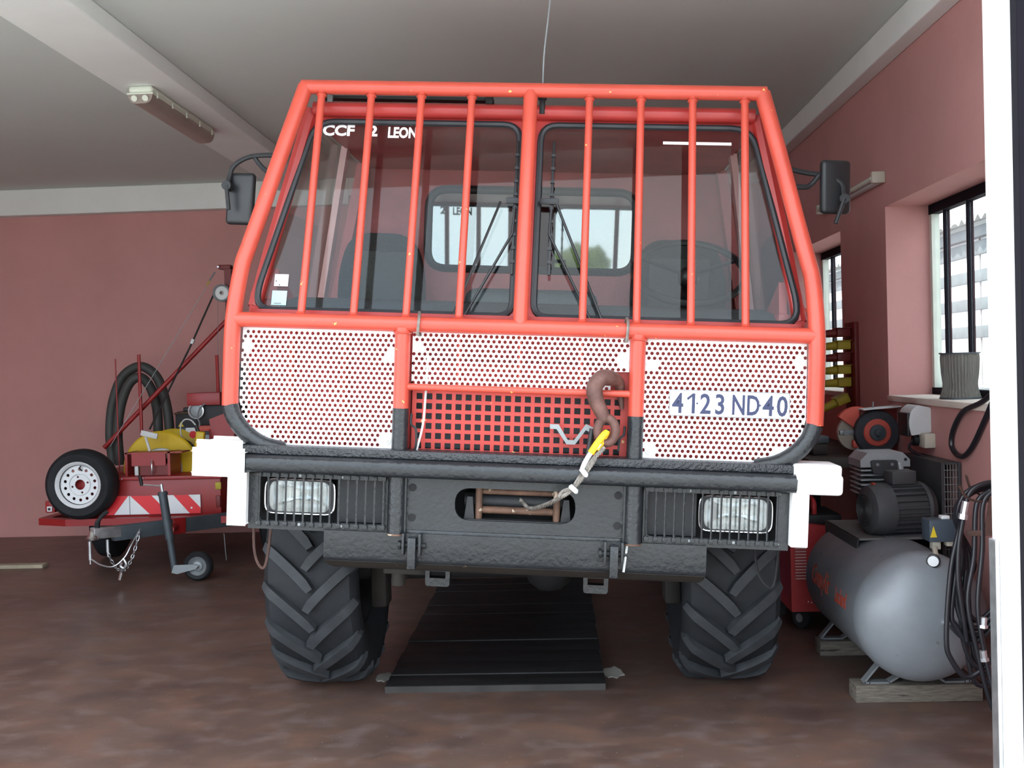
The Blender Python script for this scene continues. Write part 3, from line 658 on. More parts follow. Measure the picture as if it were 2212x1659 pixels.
    for x in (-.175, .195): bp(MB().prism([(x - .02, .90), (x + .02, .90), (x + .012, .99), (x - .008, .99)], .03, .07), 'roller_cheek', 'black_matt', fw, 0)
    dr = bp(MB().cyl((-.20, .115, .965), (.20, .115, .965), .035, 14), 'winch_drum', 'black_matt')
    # skid plate
    sk = [(-.012, .845), (-.012, .745), (-.004, .728), (.06, .700), (.16, .672), (.62, .655), (.62, .67), (.16, .687), (.06, .716), (.010, .742), (.004, .845)]
    bp(MB().prism(sk, -.728, .728, yzp), 'skid_plate', 'black_paint', None, 50)
    bp(MB().prism([(-.0045, .7275), (.06, .698), (.16, .670), (.60, .652), (.60, .655), (.16, .673), (.06, .701), (-.003, .731)], -.725, .725, yzp), 'skid_scuffed_edge', 'underside', None, 0)
    for x in (-.325, .325): bp(MB().plate(round_poly([(x - .05, .578), (x + .05, .578), (x + .052, .70), (x - .052, .70)], [.012, .012, .002, .002], 3), [[(x - .033, .612), (x + .033, .612), (x + .033, .64), (x - .033, .64)]], .30, .35), 'tow_eye', 'black_paint', None, 0)
    bp(MB().box(-.56, -.38, .35, .42, .61, .645, .006).cyl((-.50, .38, .56), (-.50, .38, .64), .03), 'steering_joint', 'underside')
    bp(MB().tube(catmull([(-1.095, .28, .85), (-1.085, .27, .70), (-1.055, .26, .635), (-1.03, .26, .66), (-1.015, .28, .85)], 6), .006, 6), 'drooping_cable', 'rust_brown')
    bp(MB().tube(catmull([(.955, .28, .85), (.965, .27, .72), (1.0, .26, .655), (1.035, .26, .66), (1.055, .28, .85)], 6), .006, 6), 'drooping_cable', 'black_matt')
    bp(MB().cyl((.430, -.02, .835), (.420, -.02, .735), .005, 6), 'thin_cable', 'plastic_light')
    # chassis and rear superstructure
    bp(MB().box(-.42, -.34, .1, 5.0, .70, .86).box(.34, .42, .1, 5.0, .70, .86), 'chassis_rail', 'underside', None, 0)
    bp(MB().box(-1.04, 1.04, 1.60, 5.0, 1.0, 2.38, .03), 'water_tank_body', 'cab_red')
    bp(MB().box(-1.0, 1.0, .50, 1.55, .965, 1.02), 'cab_underside', 'underside', None, 0)
bumper()

def wheels():
    RT, WT = .505, .205
    def tyre_profile():
        return [(.27, -.155), (.34, -.195), (.42, -.212), (.465, -.205), (.492, -.180), (RT - .004, -.10), (RT, 0), (RT - .004, .10), (.492, .180), (.465, .205), (.42, .212), (.34, .195), (.27, .155)]
    def surf(w):   # carcass radius at lateral offset w
        a = abs(w); return RT - .004 * min(1, a / .10) - (.010 * max(0, a - .10) / .08) - max(0, a - .18) * 1.0
    def lug(side):
        n = 9; hw = .0225; vs = []; fs = []
        pth = lambda t: Vector((-.012 + t * .224, .40 * RT * (t ** 0.85)))      # lateral offset, arc length
        for i in range(n + 1):
            t = i / n; q = pth(t); d = (pth(min(1, t + .02)) - pth(max(0, t - .02))).normalized(); nv = Vector((-d.y, d.x)); tip = .8 if i == 0 else 1.0
            for off, hh in ((-hw * 1.18 * tip, -.012), (-hw * .88 * tip, .034), (hw * .88 * tip, .034), (hw * 1.18 * tip, -.012)):
                w = q.x + nv.x * off; ang = (q.y + nv.y * off) / RT
                w = min(w, .216); rr = surf(w) + hh - (.012 * max(0, t - .8) / .2 if hh > 0 else 0)
                vs.append((side * w, -rr * math.cos(ang), rr * math.sin(ang)))
        for i in range(n):
            for k in range(3): fs.append((4 * i + k, 4 * i + k + 1, 4 * i + 5 + k, 4 * i + 4 + k))
        fs += [(0, 1, 2, 3), (4 * n + 3, 4 * n + 2, 4 * n + 1, 4 * n)]
        return MB().add(vs, fs)
    LM = {s: lug(s).mesh('tread_lug', 'rubber_worn', 35) for s in (-1, 1)}
    tyre_me = MB().lathe(tyre_profile(), (0, 0, 0), (1, 0, 0), 64, closed=True).mesh('tyre', 'rubber', 40)
    rim_me = MB().lathe([(.275, -.15), (.275, .15), (.24, .12), (.10, .05), (.10, -.05), (.24, -.12)], (0, 0, 0), (1, 0, 0), 32, closed=True).mesh('rim', 'black_matt', 40)
    NL = 18; zc = .538
    for x, y, st, front in ((-.935, 1.05, 1.0, True), (.915, 1.05, 1.0, True), (-.935, 4.1, 0, False), (.915, 4.1, 0, False)):
        m = T(x, y, zc) @ RZ(st)
        ty = link('tyre', tyre_me, TRUCK, m)
        link('rim', rim_me, ty)
        if front:
            for s in (-1, 1):
                for k in range(NL):
                    a = 2 * PI * (k + (.5 if s > 0 else 0)) / NL + (.10 if x > 0 else 0)
                    link('tread_lug', LM[s], ty, Matrix.Rotation(-a, 4, 'X'))
        else:
            mb = MB()
            for s in (-1, 1):
                t0 = lug(s)
                for k in range(NL): mb.add(t0.v, t0.f, Matrix.Rotation(2 * PI * (k + (.5 if s > 0 else 0)) / NL, 4, 'X'))
            mb.build('tread', 'rubber_worn', ty)
    for y in (1.05, 4.1):
        ax = MB().tube([(-.80, y, zc), (.80, y, zc)], .06, 12).sphere((.12, y, zc), .13, 14).build('axle', 'black_deep', TRUCK)
    MB().tube([(-.70, .82, .60), (.70, .82, .60)], .02, 8).build('track_rod', 'underside', TRUCK)
    for s in (-1, 1): MB().box(s * .70 - .04, s * .70 + .04, .98, 1.12, .35, .75, .02).build('hub_carrier', 'underside', TRUCK)
    for s in (-1, 1): MB().tube([(s * .60, 1.0, .5), (s * .52, .95, .95)], .045, 10).build('shock_absorber', 'underside', TRUCK)
wheels()

# ------------------------------------------------------------------ hook hung on the low bar, with the winch rope
def hook():
    t = thing('winch_hook', 'rusty steel hook on a wire rope, hung on the truck front bar', 'hook')
    P0 = Vector((.36, -.05, 1.40)); t.matrix_world = BODY @ T(*P0); m = T(*(-P0))
    pts = [(.462, .030, 1.345), (.455, .030, 1.40), (.435, .018, 1.445), (.405, -.012, 1.462), (.368, -.045, 1.462), (.343, -.055, 1.425), (.352, -.055, 1.375), (.372, -.058, 1.335), (.382, -.058, 1.305)]
    pts = [(x - .066 if z < 1.41 and x > .4 else x - .055, y, z) for x, y, z in pts]
    hk = MB().tube(catmull(pts, 5), [.007 + .024 * min(1, k / 16) for k in range(28)] + [.031 - .008 * k / 13 for k in range(13)], 12)
    hk.build('hook_body', 'hook_rust', t, 50, m)
    c = Vector((.338, -.060, 1.268)); ring = [c + Vector((.033 * math.cos(a), 0, .046 * math.sin(a))) for a in [2 * PI * k / 20 for k in range(20)]]
    MB().tube(ring, .018, 10, closed=True).build('hook_eye', 'hook_rust', t, 50, m)
    MB().tube(catmull([(.338, -.075, 1.262), (.325, -.088, 1.25), (.300, -.092, 1.215), (.282, -.092, 1.185)], 5), [.013] * 16, 8).tube(catmull([(.345, -.045, 1.262), (.325, -.070, 1.225), (.305, -.085, 1.195)], 5), .009, 8).build('yellow_tape', 'yellow_strap', t, 50, m)
    MB().tube(catmull([(.315, -.088, 1.222), (.282, -.094, 1.185), (.262, -.096, 1.150), (.252, -.098, 1.125)], 5), .0095, 8).build('thimble', 'plastic_light', t, 50, m)
    def strand(path, r):
        mb = MB(); P = catmull(path, 14)
        for k in range(5):
            q = []
            for i, p in enumerate(P):
                a = i * .55 + 2 * PI * k / 5; q.append(p + Vector((math.cos(a), .3 * math.sin(a), math.sin(a))) * r * .62)
            mb.tube(q, r * .45, 5)
        return mb
    strand([(.330, -.088, 1.205), (.285, -.095, 1.155), (.245, -.100, 1.095), (.215, -.098, 1.045), (.175, -.090, 1.015), (.110, -.02, .972), (.055, .045, .952), (.02, .085, .975), (-.02, .105, 1.0)], .0085).build('wire_rope', 'wire_rope', t, 60, m)
    strand([(.300, -.095, 1.165), (.262, -.106, 1.105), (.228, -.104, 1.06), (.185, -.098, 1.04), (.170, -.095, 1.02)], .007).build('rope_tail', 'wire_rope', t, 60, m)
    for c, a in (((.258, -.102, 1.115), 50), ((.222, -.104, 1.052), 40)):
        mm = T(*c) @ RY(a)
        cl = MB().box(-.018, .018, -.012, .008, -.010, .010, .004, m=mm)
        cl.tube(catmull([(-.014, -.030, 0), (-.014, .010, 0), (0, .020, 0), (.014, .010, 0), (.014, -.030, 0)], 5), .004, 6, m=mm)
        for sx in (-.014, .014): cl.cyl((sx, -.022, 0), (sx, -.012, 0), .007, 6, m=mm)
        cl.build('rope_clamp', 'zinc', t, 40, m)
hook()

# ================================================================== THE TRAILER
def trailer():
    O = Vector((-3.05, 8.5, 0))
    t = thing('equipment_trailer', 'red two-wheeled equipment trailer with chevron board, parked by the back wall', 'trailer', O)
    m = T(*(-O))
    def tp(mb, name, mt, parent=None, smooth=40, label=None):
        o = mb.build(name, mt, parent or t, smooth, None if parent else m)
        if label: o['label'] = label
        return o
    # frame and box
    tp(MB().prism([(-4.06, 7.96), (-3.80, 7.86), (-2.35, 7.86), (-2.35, 7.93), (-3.78, 7.93), (-3.98, 8.0), (-3.98, 9.2), (-4.06, 9.2)], .352, .405, lambda a, b, d: (a, b, d)), 'frame_rail', 'trailer_red', None, 0)
    bx = tp(MB().box(-3.78, -2.62, 7.98, 9.2, .36, .69, .004), 'tool_box', 'trailer_red')
    tp(MB().box(-3.80, -2.60, 7.955, 9.21, .685, .712, .004), 'box_rim', 'trailer_red', bx)
    for x in (-3.385, -3.215): tp(MB().sphere((x, 7.952, .698), .008, 8), 'rivet', 'zinc', bx)
    tp(MB().box(-2.655, -2.610, 7.962, 7.978, .60, .655, .004), 'side_marker', 'dirty_yellow', bx)
    tp(MB().box(-2.655, -2.620, 7.962, 7.978, .46, .55, .004), 'dark_lamp', 'dark_red', bx)
    tp(MB().box(-3.975, -3.90, 7.90, 7.96, .455, .545, .006), 'marker_bracket', 'trailer_red')
    ml = tp(MB().box(-3.955, -3.915, 7.885, 7.90, .465, .505, .004), 'marker_lamp', 'sign_white')
    tp(MB().box(-3.945, -3.925, 7.882, 7.886, .475, .495), 'lamp_core', 'plastic_black', ml, 0)
    # chevron board: white plate with raised red bands
    z0, z1, xa, xb = .418, .563, -3.62, -2.775
    cb = tp(MB().box(xa, xb, 7.962, 7.972, z0, z1, .001), 'chevron_board', 'sign_white', None, 0, 'red and white chevron board')
    for q in ([(xa, z0), (-3.46, z0), (-3.345, z1), (-3.44, z1), (xa, z1)], [(-3.325, z1), (-3.16, z1), (-3.02, z0), (-3.175, z0)], [(-2.985, z1), (-2.87, z1), (-2.775, .46), (-2.775, z0), (-2.86, z0)]):
        tp(MB().prism(q, 7.959, 7.962), 'red_band', 'sign_red', cb, 0)
    tp(MB().box(-3.336, -3.330, 7.9605, 7.962, z0, z1), 'board_seam', 'grey_metal', cb, 0)
    for x in (-2.905, -2.845): tp(MB().cyl((x, 7.955, .462), (x, 7.960, .462), .008, 8), 'rivet', 'zinc', cb)
    # spare wheel bolted to the front
    c = Vector((-3.672, 7.90, .672))
    sp = tp(MB().lathe([(.150, -.06), (.185, -.085), (.235, -.09), (.262, -.07), (.272, -.03), (.272, .03), (.262, .07), (.235, .085), (.150, .07)], c, (0, 1, 0), 48, closed=True), 'spare_tyre', 'rubber')
    holes = [circle2(c.x + .118 * math.cos(a), c.z + .118 * math.sin(a), .0125, 10) for a in [2 * PI * (k + .5) / 14 for k in range(14)]]
    holes += [circle2(c.x + .062 * math.cos(a), c.z + .062 * math.sin(a), .009, 8) for a in [PI / 2 * k + .25 for k in range(4)]] + [circle2(c.x, c.z, .040, 20)]
    rim = tp(MB().plate(circle2(c.x, c.z, .150, 40), holes, c.y - .045, c.y - .038), 'steel_rim', 'sign_white', sp, 0, 'pale grey steel rim')
    tp(MB().lathe([(.148, -.046), (.158, -.075), (.176, -.090), (.180, -.085), (.165, -.068), (.152, -.040)], c, (0, 1, 0), 40, closed=True), 'rim_flange', 'sign_white', sp)
    tp(MB().lathe([(.078, -.047), (.082, -.055), (.086, -.047)], c, (0, 1, 0), 32, closed=True), 'rim_ridge', 'sign_white', sp)
    tp(MB().tube([c + Vector((.020, -.05, .108)), c + Vector((.012, -.075, .130)), c + Vector((.025, -.075, .145))], .006, 6), 'valve', 'plastic_black', sp)
    tp(MB().box(c.x - .10, c.x + .10, c.y + .02, 7.98, c.z - .05, c.z + .05), 'spare_mount', 'trailer_red')
    # road wheels and axle
    for x in (-3.72, -2.33):
        w = tp(MB().lathe([(.16, -.07), (.20, -.085), (.26, -.08), (.295, -.055), (.30, 0), (.295, .055), (.26, .08), (.20, .085), (.16, .07)], (x, 8.52, .30), (1, 0, 0), 40, closed=True), 'road_tyre', 'rubber')
        tp(MB().lathe([(.165, -.06), (.165, .06), (.06, .03), (.06, -.03)], (x, 8.52, .30), (1, 0, 0), 24, closed=True), 'road_rim', 'sign_white', w)
    tp(MB().box(-3.65, -2.40, 8.48, 8.56, .27, .35), 'axle', 'slate_metal', None, 0)
    tp(MB().box(-3.60, -2.45, 8.0, 9.2, .31, .352), 'chassis', 'black_matt', None, 0)
    # drawbar, coupling, jockey wheel
    def bar(p0, p1, w, h, name, mt, parent=None):
        p0, p1 = Vector(p0), Vector(p1); d = p1 - p0; a = math.atan2(d.y, d.x)
        el = math.atan2(d.z, math.hypot(d.x, d.y))
        return tp(MB().box(0, d.length, -w / 2, w / 2, -h / 2, h / 2, .004, m=T(*p0) @ Matrix.Rotation(a, 4, 'Z') @ Matrix.Rotation(-el, 4, 'Y')), name, mt, parent)
    bar((-3.16, 7.24, .385), (-2.40, 8.12, .365), .06, .105, 'drawbar', 'slate_metal')
    bar((-2.865, 7.575, .378), (-2.80, 7.65, .376), .072, .118, 'bar_sleeve', 'trailer_red')
    cp = bar((-3.26, 7.13, .405), (-3.13, 7.28, .395), .07, .075, 'coupling', 'zinc')
    tp(MB().lathe([(.045, 0), (.048, .012), (.032, .03), (.026, .055), (.015, .065)], (-3.255, 7.13, .362), (0, 0, 1), 16), 'ball_cup', 'chrome', cp)
    tp(MB().tube(catmull([(-3.235, 7.16, .43), (-3.225, 7.15, .48), (-3.195, 7.16, .525), (-3.165, 7.18, .55)], 5), [.020] * 6 + [.014] * 10, 8), 'coupling_handle', 'black_matt', cp)
    for x, y, zb in ((-3.265, 7.10, .225), (-3.165, 7.16, .265)): 
        tp(MB().cyl((x, y, .355), (x, y, zb), .011, 8).cyl((x, y, zb), (x, y, zb - .03), .006, 8), 'drop_pin', 'zinc', cp)
    tp(MB().tube(catmull([(-3.262, 7.10, .232), (-3.20, 7.12, .185), (-3.13, 7.16, .165), (-3.065, 7.20, .22), (-3.03, 7.24, .30), (-3.005, 7.32, .385)], 6), .0055, 6), 'breakaway_cable', 'zinc')
    def chain(a, b, sag, n):
        mb = MB(); a, b = Vector(a), Vector(b)
        P = [a.lerp(b, k / n) + Vector((0, 0, -sag * 4 * (k / n) * (1 - k / n))) for k in range(n + 1)]
        for k in range(n):
            p, q = P[k], P[k + 1]; d = (q - p); L = d.length * .62; u = d.normalized(); s = Vector((0, 1, 0)) if k % 2 else u.cross(Vector((0, 1, 0))).normalized()
            c = (p + q) / 2
            mb.tube([c + u * (L * math.cos(2 * PI * j / 10)) + s * (.0095 * math.sin(2 * PI * j / 10)) for j in range(10)], .0028, 5, closed=True)
        return mb
    tag(tp(chain((-3.165, 7.16, .26), (-2.99, 7.30, .40), .20, 22), 'safety_chain', 'zinc'), kind='stuff')
    tp(MB().tube(catmull([(-3.075, 7.20, .215), (-3.055, 7.20, .175), (-3.07, 7.20, .145), (-3.095, 7.20, .160), (-3.085, 7.20, .185)], 5), .010, 8), 'safety_hook', 'zinc')
    tp(MB().cyl((-3.085, 7.19, .115), (-3.10, 7.19, .065), .013, 8), 'chain_shackle', 'chrome')
    J0, J1 = Vector((-2.868, 7.42, .690)), Vector((-2.790, 7.42, .075))
    jt = tp(MB().tube([J0.lerp(J1, .06), J0.lerp(J1, .62)], .031, 12).tube([J0.lerp(J1, .6), J1], .024, 12).lathe([(.036, 0), (.036, .02)], J0.lerp(J1, .07), J1 - J0, 12), 'jockey_post', 'slate_metal')
    tp(MB().cyl(J0.lerp(J1, .07), J0.lerp(J1, -.03), .012, 8), 'jockey_screw', 'zinc', jt)
    tp(MB().tube([J0 + Vector((0, 0, .005)), J0 + Vector((-.14, -.01, .018))], .006, 6), 'crank_arm', 'zinc', jt)
    tp(MB().tube([J0 + Vector((-.14, -.01, .012)), J0 + Vector((-.150, -.02, .085))], .013, 8), 'crank_grip', 'plastic_black', jt)
    tp(MB().prism([(-2.80, .07), (-2.76, .06), (-2.62, .095), (-2.60, .118), (-2.63, .128), (-2.78, .125)], 7.375, 7.385), 'fork', 'grey_metal', jt, 0)
    tp(MB().cyl((-2.815, 7.42, .375), (-2.83, 7.56, .375), .028, 10), 'post_clamp', 'trailer_red')
    c = Vector((-2.620, 7.43, .108))
    jw = tp(MB().lathe([(.070, -.025), (.09, -.032), (.105, -.018), (.108, 0), (.105, .018), (.09, .032), (.070, .025)], c, (0, 1, 0), 32, closed=True), 'jockey_tyre', 'rubber')
    tp(MB().lathe([(.072, -.022), (.066, -.030), (.058, -.022), (.042, -.012), (.034, -.026), (.012, -.030), (.012, .02), (.072, .02)], c, (0, 1, 0), 32, closed=True), 'jockey_hub', 'grey_metal', jw)
    tp(MB().cyl((-2.487, 7.62, .31), (-2.475, 7.62, .11), .003, 5), 'hanging_rod', 'grey_metal')
    # hose reel: two yellow flanges on a pale drum
    rc = Vector((-3.20, 8.30, .735))
    rl = tp(MB().lathe([(.175, -.015), (.300, -.025), (.312, -.012), (.300, .0), (.175, .0)], rc, (0, 1, 0), 40, closed=True), 'reel_flange', 'yellow_plastic')
    tp(MB().lathe([(.175, .28), (.300, .29), (.312, .30), (.300, .305), (.175, .305)], rc, (0, 1, 0), 40, closed=True), 'rear_flange', 'yellow_plastic', rl)
    tp(MB().lathe([(.17, -.012), (.178, 0), (.178, .28), (.10, .29), (.10, -.02)], rc, (0, 1, 0), 32, closed=True), 'reel_drum', 'plastic_light', rl)
    tp(MB().tube([rc + Vector((.235 * math.cos(a), .02 + .25 * k / 200, .235 * math.sin(a))) for k, a in [(k, k * .314) for k in range(200)]], .018, 6), 'reel_hose', 'hose_black', rl)
    br = tp(MB().box(-3.385, -3.365, 8.02, 8.25, .71, .895).box(-3.045, -3.025, 8.02, 8.25, .71, .895).box(-3.385, -2.93, 8.02, 8.20, .885, .895), 'reel_bracket', 'trailer_red', None, 0)
    tp(MB().box(-3.33, -3.06, 8.015, 8.03, .79, .885), 'bracket_plate', 'trailer_red', br, 0)
    tp(MB().box(-3.27, -3.045, 8.03, 8.045, .715, .80), 'bracket_plate', 'dark_red', br, 0)
    tp(MB().tube(catmull([(-3.165, 8.01, .835), (-3.160, 7.99, .80), (-3.160, 7.99, .755), (-3.168, 8.01, .725)], 5), .006, 6), 'handle', 'zinc', br)
    tp(MB().box(-3.315, -3.285, 8.03, 8.05, .715, .80, .004), 'blade', 'plastic_light', br)
    tgp = tp(MB().tube([(-3.215, 8.10, .90), (-3.245, 8.10, 1.01)], .011, 8), 'valve_stem', 'plastic_light')
    tp(MB().box(-.068, .068, -.008, .008, -.022, .022, .003, m=T(-3.215, 8.10, 1.030) @ RY(14)), 'valve_plate', 'plastic_light', tgp)
    # generator, engine, pump housing
    gn = tp(MB().box(-3.20, -2.62, 8.62, 9.1, .72, 1.185, .02), 'generator', 'black_matt')
    tp(MB().box(-3.15, -2.90, 8.605, 8.62, .74, 1.05), 'control_panel', 'slate_metal', gn, 0)
    tp(MB().box(-3.10, -2.975, 8.595, 8.605, .93, 1.05), 'label_card', 'sign_white', gn, 0)
    tp(MB().lathe([(.035, 0), (.03, .006)], (-3.04, 8.594, .99), (0, -1, 0), 7), 'label_mark', 'sign_red', gn)
    tp(MB().prism([(-3.17, 1.06), (-3.12, 1.06), (-3.145, 1.10)], 8.612, 8.62), 'warning_mark', 'label_yellow', gn, 0)
    tp(MB().tube([(-3.20, 8.615, 1.17), (-2.95, 8.615, 1.18)], .010, 6), 'generator_rail', 'rust', gn)
    tp(MB().box(-3.14, -3.02, 8.65, 8.75, 1.18, 1.22, .01).tube(catmull([(-3.02, 8.68, 1.19), (-2.95, 8.66, 1.26), (-2.80, 8.62, 1.26)], 5), .02, 8), 'air_intake', 'plastic_black', gn)
    en = tp(MB().box(-2.97, -2.70, 8.28, 8.60, 1.245, 1.345, .004), 'engine_cowl', 'trailer_red')
    tp(MB().box(-2.92, -2.60, 8.32, 8.70, 1.08, 1.245, .01), 'engine_block', 'black_matt', en)
    fn_ = tp(MB().lathe([(.060, 0), (.066, -.012), (.055, -.015), (.050, -.004)], (-2.905, 8.31, 1.20), (0, 1, 0), 20, closed=True), 'fan_guard', 'zinc', en)
    tp(MB().lathe([(.048, 0), (.02, -.006), (.001, -.008)], (-2.905, 8.31, 1.20), (0, 1, 0), 16), 'fan_disc', 'grey_metal', en)
    tp(MB().box(-2.94, -2.60, 8.36, 8.6, 1.03, 1.085, .01), 'engine_mount', 'orange_paint', en)
    tp(MB().prism([(-2.80, 1.13), (-2.60, 1.20), (-2.60, .80), (-2.70, .84), (-2.78, .98)], 8.30, 8.34), 'side_plate', 'trailer_red', None, 0)
    tp(MB().box(-2.86, -2.68, 8.36, 8.40, .75, 1.0), 'panel_grey', 'grey_metal', None, 0)
    for x in (-2.80, -2.67): tp(MB().tube([(x, 8.33, .70), (x, 8.33, 1.05)], .013, 8), 'stanchion', 'trailer_red')
    tp(MB().tube([(-2.63, 8.25, .73), (-2.63, 8.25, .86)], .010, 8), 'white_rod', 'plastic_light')
    tp(MB().lathe([(.09, 0), (.10, .10), (.085, .2), (.03, .26)], (-2.66, 8.55, 1.34), (0, 0, 1), 16), 'exhaust_can', 'grey_metal')
    # pendant control on its cable
    pd = tp(MB().box(-.036, .036, -.022, .022, -.055, .075, .012, 3, m=T(-2.845, 8.20, .965) @ RY(8)), 'pendant_control', 'yellow_plastic', None, 40, 'yellow hand control with two dark buttons')
    for dz in (-.035, .0): tp(MB().cyl((-2.835 - dz * .14, 8.165, .955 + dz), (-2.835 - dz * .14, 8.182, .955 + dz), .014, 10), 'button', 'plastic_black', pd)
    tp(MB().tube([(-2.855, 8.20, 1.03), (-2.875, 8.20, 1.09)], .016, 8), 'cable_sleeve', 'plastic_black', pd)
    tp(MB().tube(catmull([(-2.875, 8.2, 1.09), (-2.92, 8.22, 1.13), (-2.98, 8.25, 1.135), (-3.025, 8.28, 1.09), (-3.035, 8.30, 1.02), (-3.03, 8.35, .96)], 6), .006, 6), 'white_cable', 'plastic_light', pd)
    tp(MB().tube(catmull([(-2.86, 8.2, 1.06), (-2.85, 8.22, 1.10), (-2.87, 8.24, 1.15), (-2.86, 8.26, 1.22), (-2.82, 8.28, 1.26)], 6), .006, 6), 'grey_cable', 'grey_metal', pd)
    # poles, mast, stay, cables, pulley
    for x, za, zb, y in ((-3.60, 1.30, 1.64, 8.42), (-3.395, .72, 1.672, 8.40), (-2.755, .72, 1.648, 8.42)):
        tp(MB().tube([(x, y, za if x > -3.5 else .72), (x - .004, y, zb)], .006 if x < -3.5 else .014, 8), 'pole', 'trailer_red')
    tp(MB().tube([(-3.74, 8.46, .91), (-2.685, 8.50, 1.94)], .019, 10), 'stay_tube', 'trailer_red')
    ms = tp(MB().box(-2.695, -2.64, 8.48, 8.54, .72, 2.37), 'mast', 'dark_red', None, 0)
    tp(MB().box(-2.745, -2.64, 8.47, 8.55, 2.355, 2.39, .005), 'mast_arm', 'dark_red', ms)
    tp(MB().cyl((-2.735, 8.45, 2.372), (-2.735, 8.47, 2.372), .008, 8), 'arm_bolt', 'zinc', ms)
    pu = tp(MB().lathe([(.055, -.012), (.072, -.022), (.072, -.016), (.058, 0), (.072, .016), (.072, .022), (.055, .012)], (-2.705, 8.44, 2.155), (0, 1, 0), 28, closed=True), 'pulley', 'grey_metal')
    tp(MB().lathe([(.056, -.008), (.02, -.012), (.012, -.025), (.012, .02), (.056, .008)], (-2.705, 8.44, 2.155), (0, 1, 0), 24, closed=True), 'pulley_hub', 'plastic_light', pu)
    tp(MB().tube([(-2.775, 8.44, 2.145), (-2.96, 8.42, 1.755), (-3.29, 8.30, 1.06)], .0075, 6), 'black_rope', 'plastic_black')
    tp(MB().box(-.012, .012, -.012, .012, -.02, .02, m=T(-2.955, 8.42, 1.765) @ RY(25)), 'rope_joint', 'plastic_light', None, 0)
    tp(MB().tube([(-2.76, 8.45, 2.33), (-2.81, 8.45, 2.26)], .007, 6), 'cable_hook', 'grey_metal')
    tp(MB().tube([(-2.81, 8.45, 2.26), (-2.83, 8.45, 2.22)], .006, 6), 'yellow_thimble', 'dirty_yellow')
    tp(MB().tube([(-2.83, 8.45, 2.22), (-3.62, 8.30, .93)], .0028, 5), 'steel_cable', 'grey_metal')
    tp(MB().tube([(-2.742, 8.44, 2.10), (-2.748, 8.42, 1.65)], .0022, 5), 'thin_line', 'grey_metal')
trailer()

def hose(path, label):
    o = MB().tube(catmull(path, 8), .040, 14).build('suction_hose', 'hose_grey'); tag(o, label, 'hose', 'suction hoses looped on the trailer')
hose([(-3.74, 8.62, .755), (-3.765, 8.64, 1.02), (-3.74, 8.66, 1.28), (-3.65, 8.66, 1.49), (-3.50, 8.66, 1.575), (-3.37, 8.66, 1.50), (-3.30, 8.66, 1.33), (-3.265, 8.66, 1.1), (-3.26, 8.66, .755)], 'thick dark grey hose forming the outer, higher loop on the trailer')
hose([(-3.65, 8.55, .755), (-3.665, 8.56, 1.02), (-3.635, 8.57, 1.25), (-3.56, 8.57, 1.43), (-3.47, 8.58, 1.485), (-3.40, 8.62, 1.40), (-3.365, 8.66, 1.22), (-3.36, 8.66, 1.0), (-3.37, 8.66, .755)], 'thick dark grey hose forming the inner, lower loop on the trailer')

tag(MB().box(-4.95, -4.08, 8.03, 8.13, 0, .028, .003).build('floor_batten', 'wood_pale'), 'short pale wooden batten lying on the floor left of the trailer', 'plank')

# ================================================================== AROUND THE TRUCK
def pit_cover():
    t = thing('pit_cover', 'black boarded inspection pit cover on the floor under the truck', 'pit cover', (-.315, 5.8, 0)); m = T(.315, -5.8, 0)
    y = 4.765; ws = [.165, .20, .19, .215, .20, .21, .20, .22, .2, .2, .2, .2]
    for i, w in enumerate(ws):
        h = .030 + (.004 if i in (1, 4) else 0) + .0015 * (i % 3)
        MB().box(-.825 + .004 * (i % 2), .195 - .003 * (i % 3), y, y + w - .002, 0, h, .002).build('plank', 'board_black', t, 40, m); y += w
    MB().box(-.824, .193, 4.758, 4.7645, 0, .029).build('edge_strip', 'board_edge', t, 0, m)
pit_cover()
for nm, p, r_ in (('pale grey mortar patch beside the right corner of the pit cover', (.245, 5.02), .05), ('pale grey mortar patch beside the left edge of the pit cover', (-.865, 5.0), .04)):
    rs = random.Random(3); q = [(p[0] + r_ * (.7 + .5 * rs.random()) * math.cos(a), p[1] + 1.9 * r_ * (.7 + .5 * rs.random()) * math.sin(a)) for a in [2 * PI * k / 14 for k in range(14)]]
    tag(MB().prism(q, 0, .004, lambda a, b, d: (a, b, d)).build('mortar_patch', 'crack_pale', None, 0), nm, 'mortar patch')

# ------------------------------------------------------------------ lamps
def ceiling_lamp():
    t = thing('tube_lamp', 'unlit twin fluorescent tube lamp under the ceiling beam', 'lamp', (-2.335, 6.55, 3.165)); m = T(2.335, -6.55, -3.165)
    x, z = -2.335, 3.165
    MB().box(x - .072, x + .072, 5.92, 7.0, z - .045, z, .02, 3).build('lamp_tray', 'lamp_white', t, 40, m)
    MB().prism(round_poly([(x - .075, z - .045), (x + .075, z - .045), (x + .060, z - .105), (x - .060, z - .105)], [.004, .004, .04, .04]), 5.918, 7.002).build('lamp_diffuser', 'lamp_lens', t, 40, m)
    MB().box(x - .077, x + .077, 5.914, 7.006, z - .052, z - .043, .003).build('lamp_gasket', 'lamp_white', t, 40, m)
    for s in (-1, 1):
        for k in range(5): MB().box(x + s * .072, x + s * .080, 5.98 + k * .24, 6.0 + k * .24, z - .062, z - .030, .002).build('clip', 'lamp_white', t, 40, m)
        MB().cyl((x + s * .032, 5.908, z - .078), (x + s * .032, 5.919, z - .072), .018, 10).build('tube_end', 'lamp_white', t, 40, m)
    MB().cyl((x + .02, 7.01, z - .02), (x + .02, 7.10, z - .01), .010, 8).build('cable_gland', 'lamp_white', t, 40, m)
ceiling_lamp()
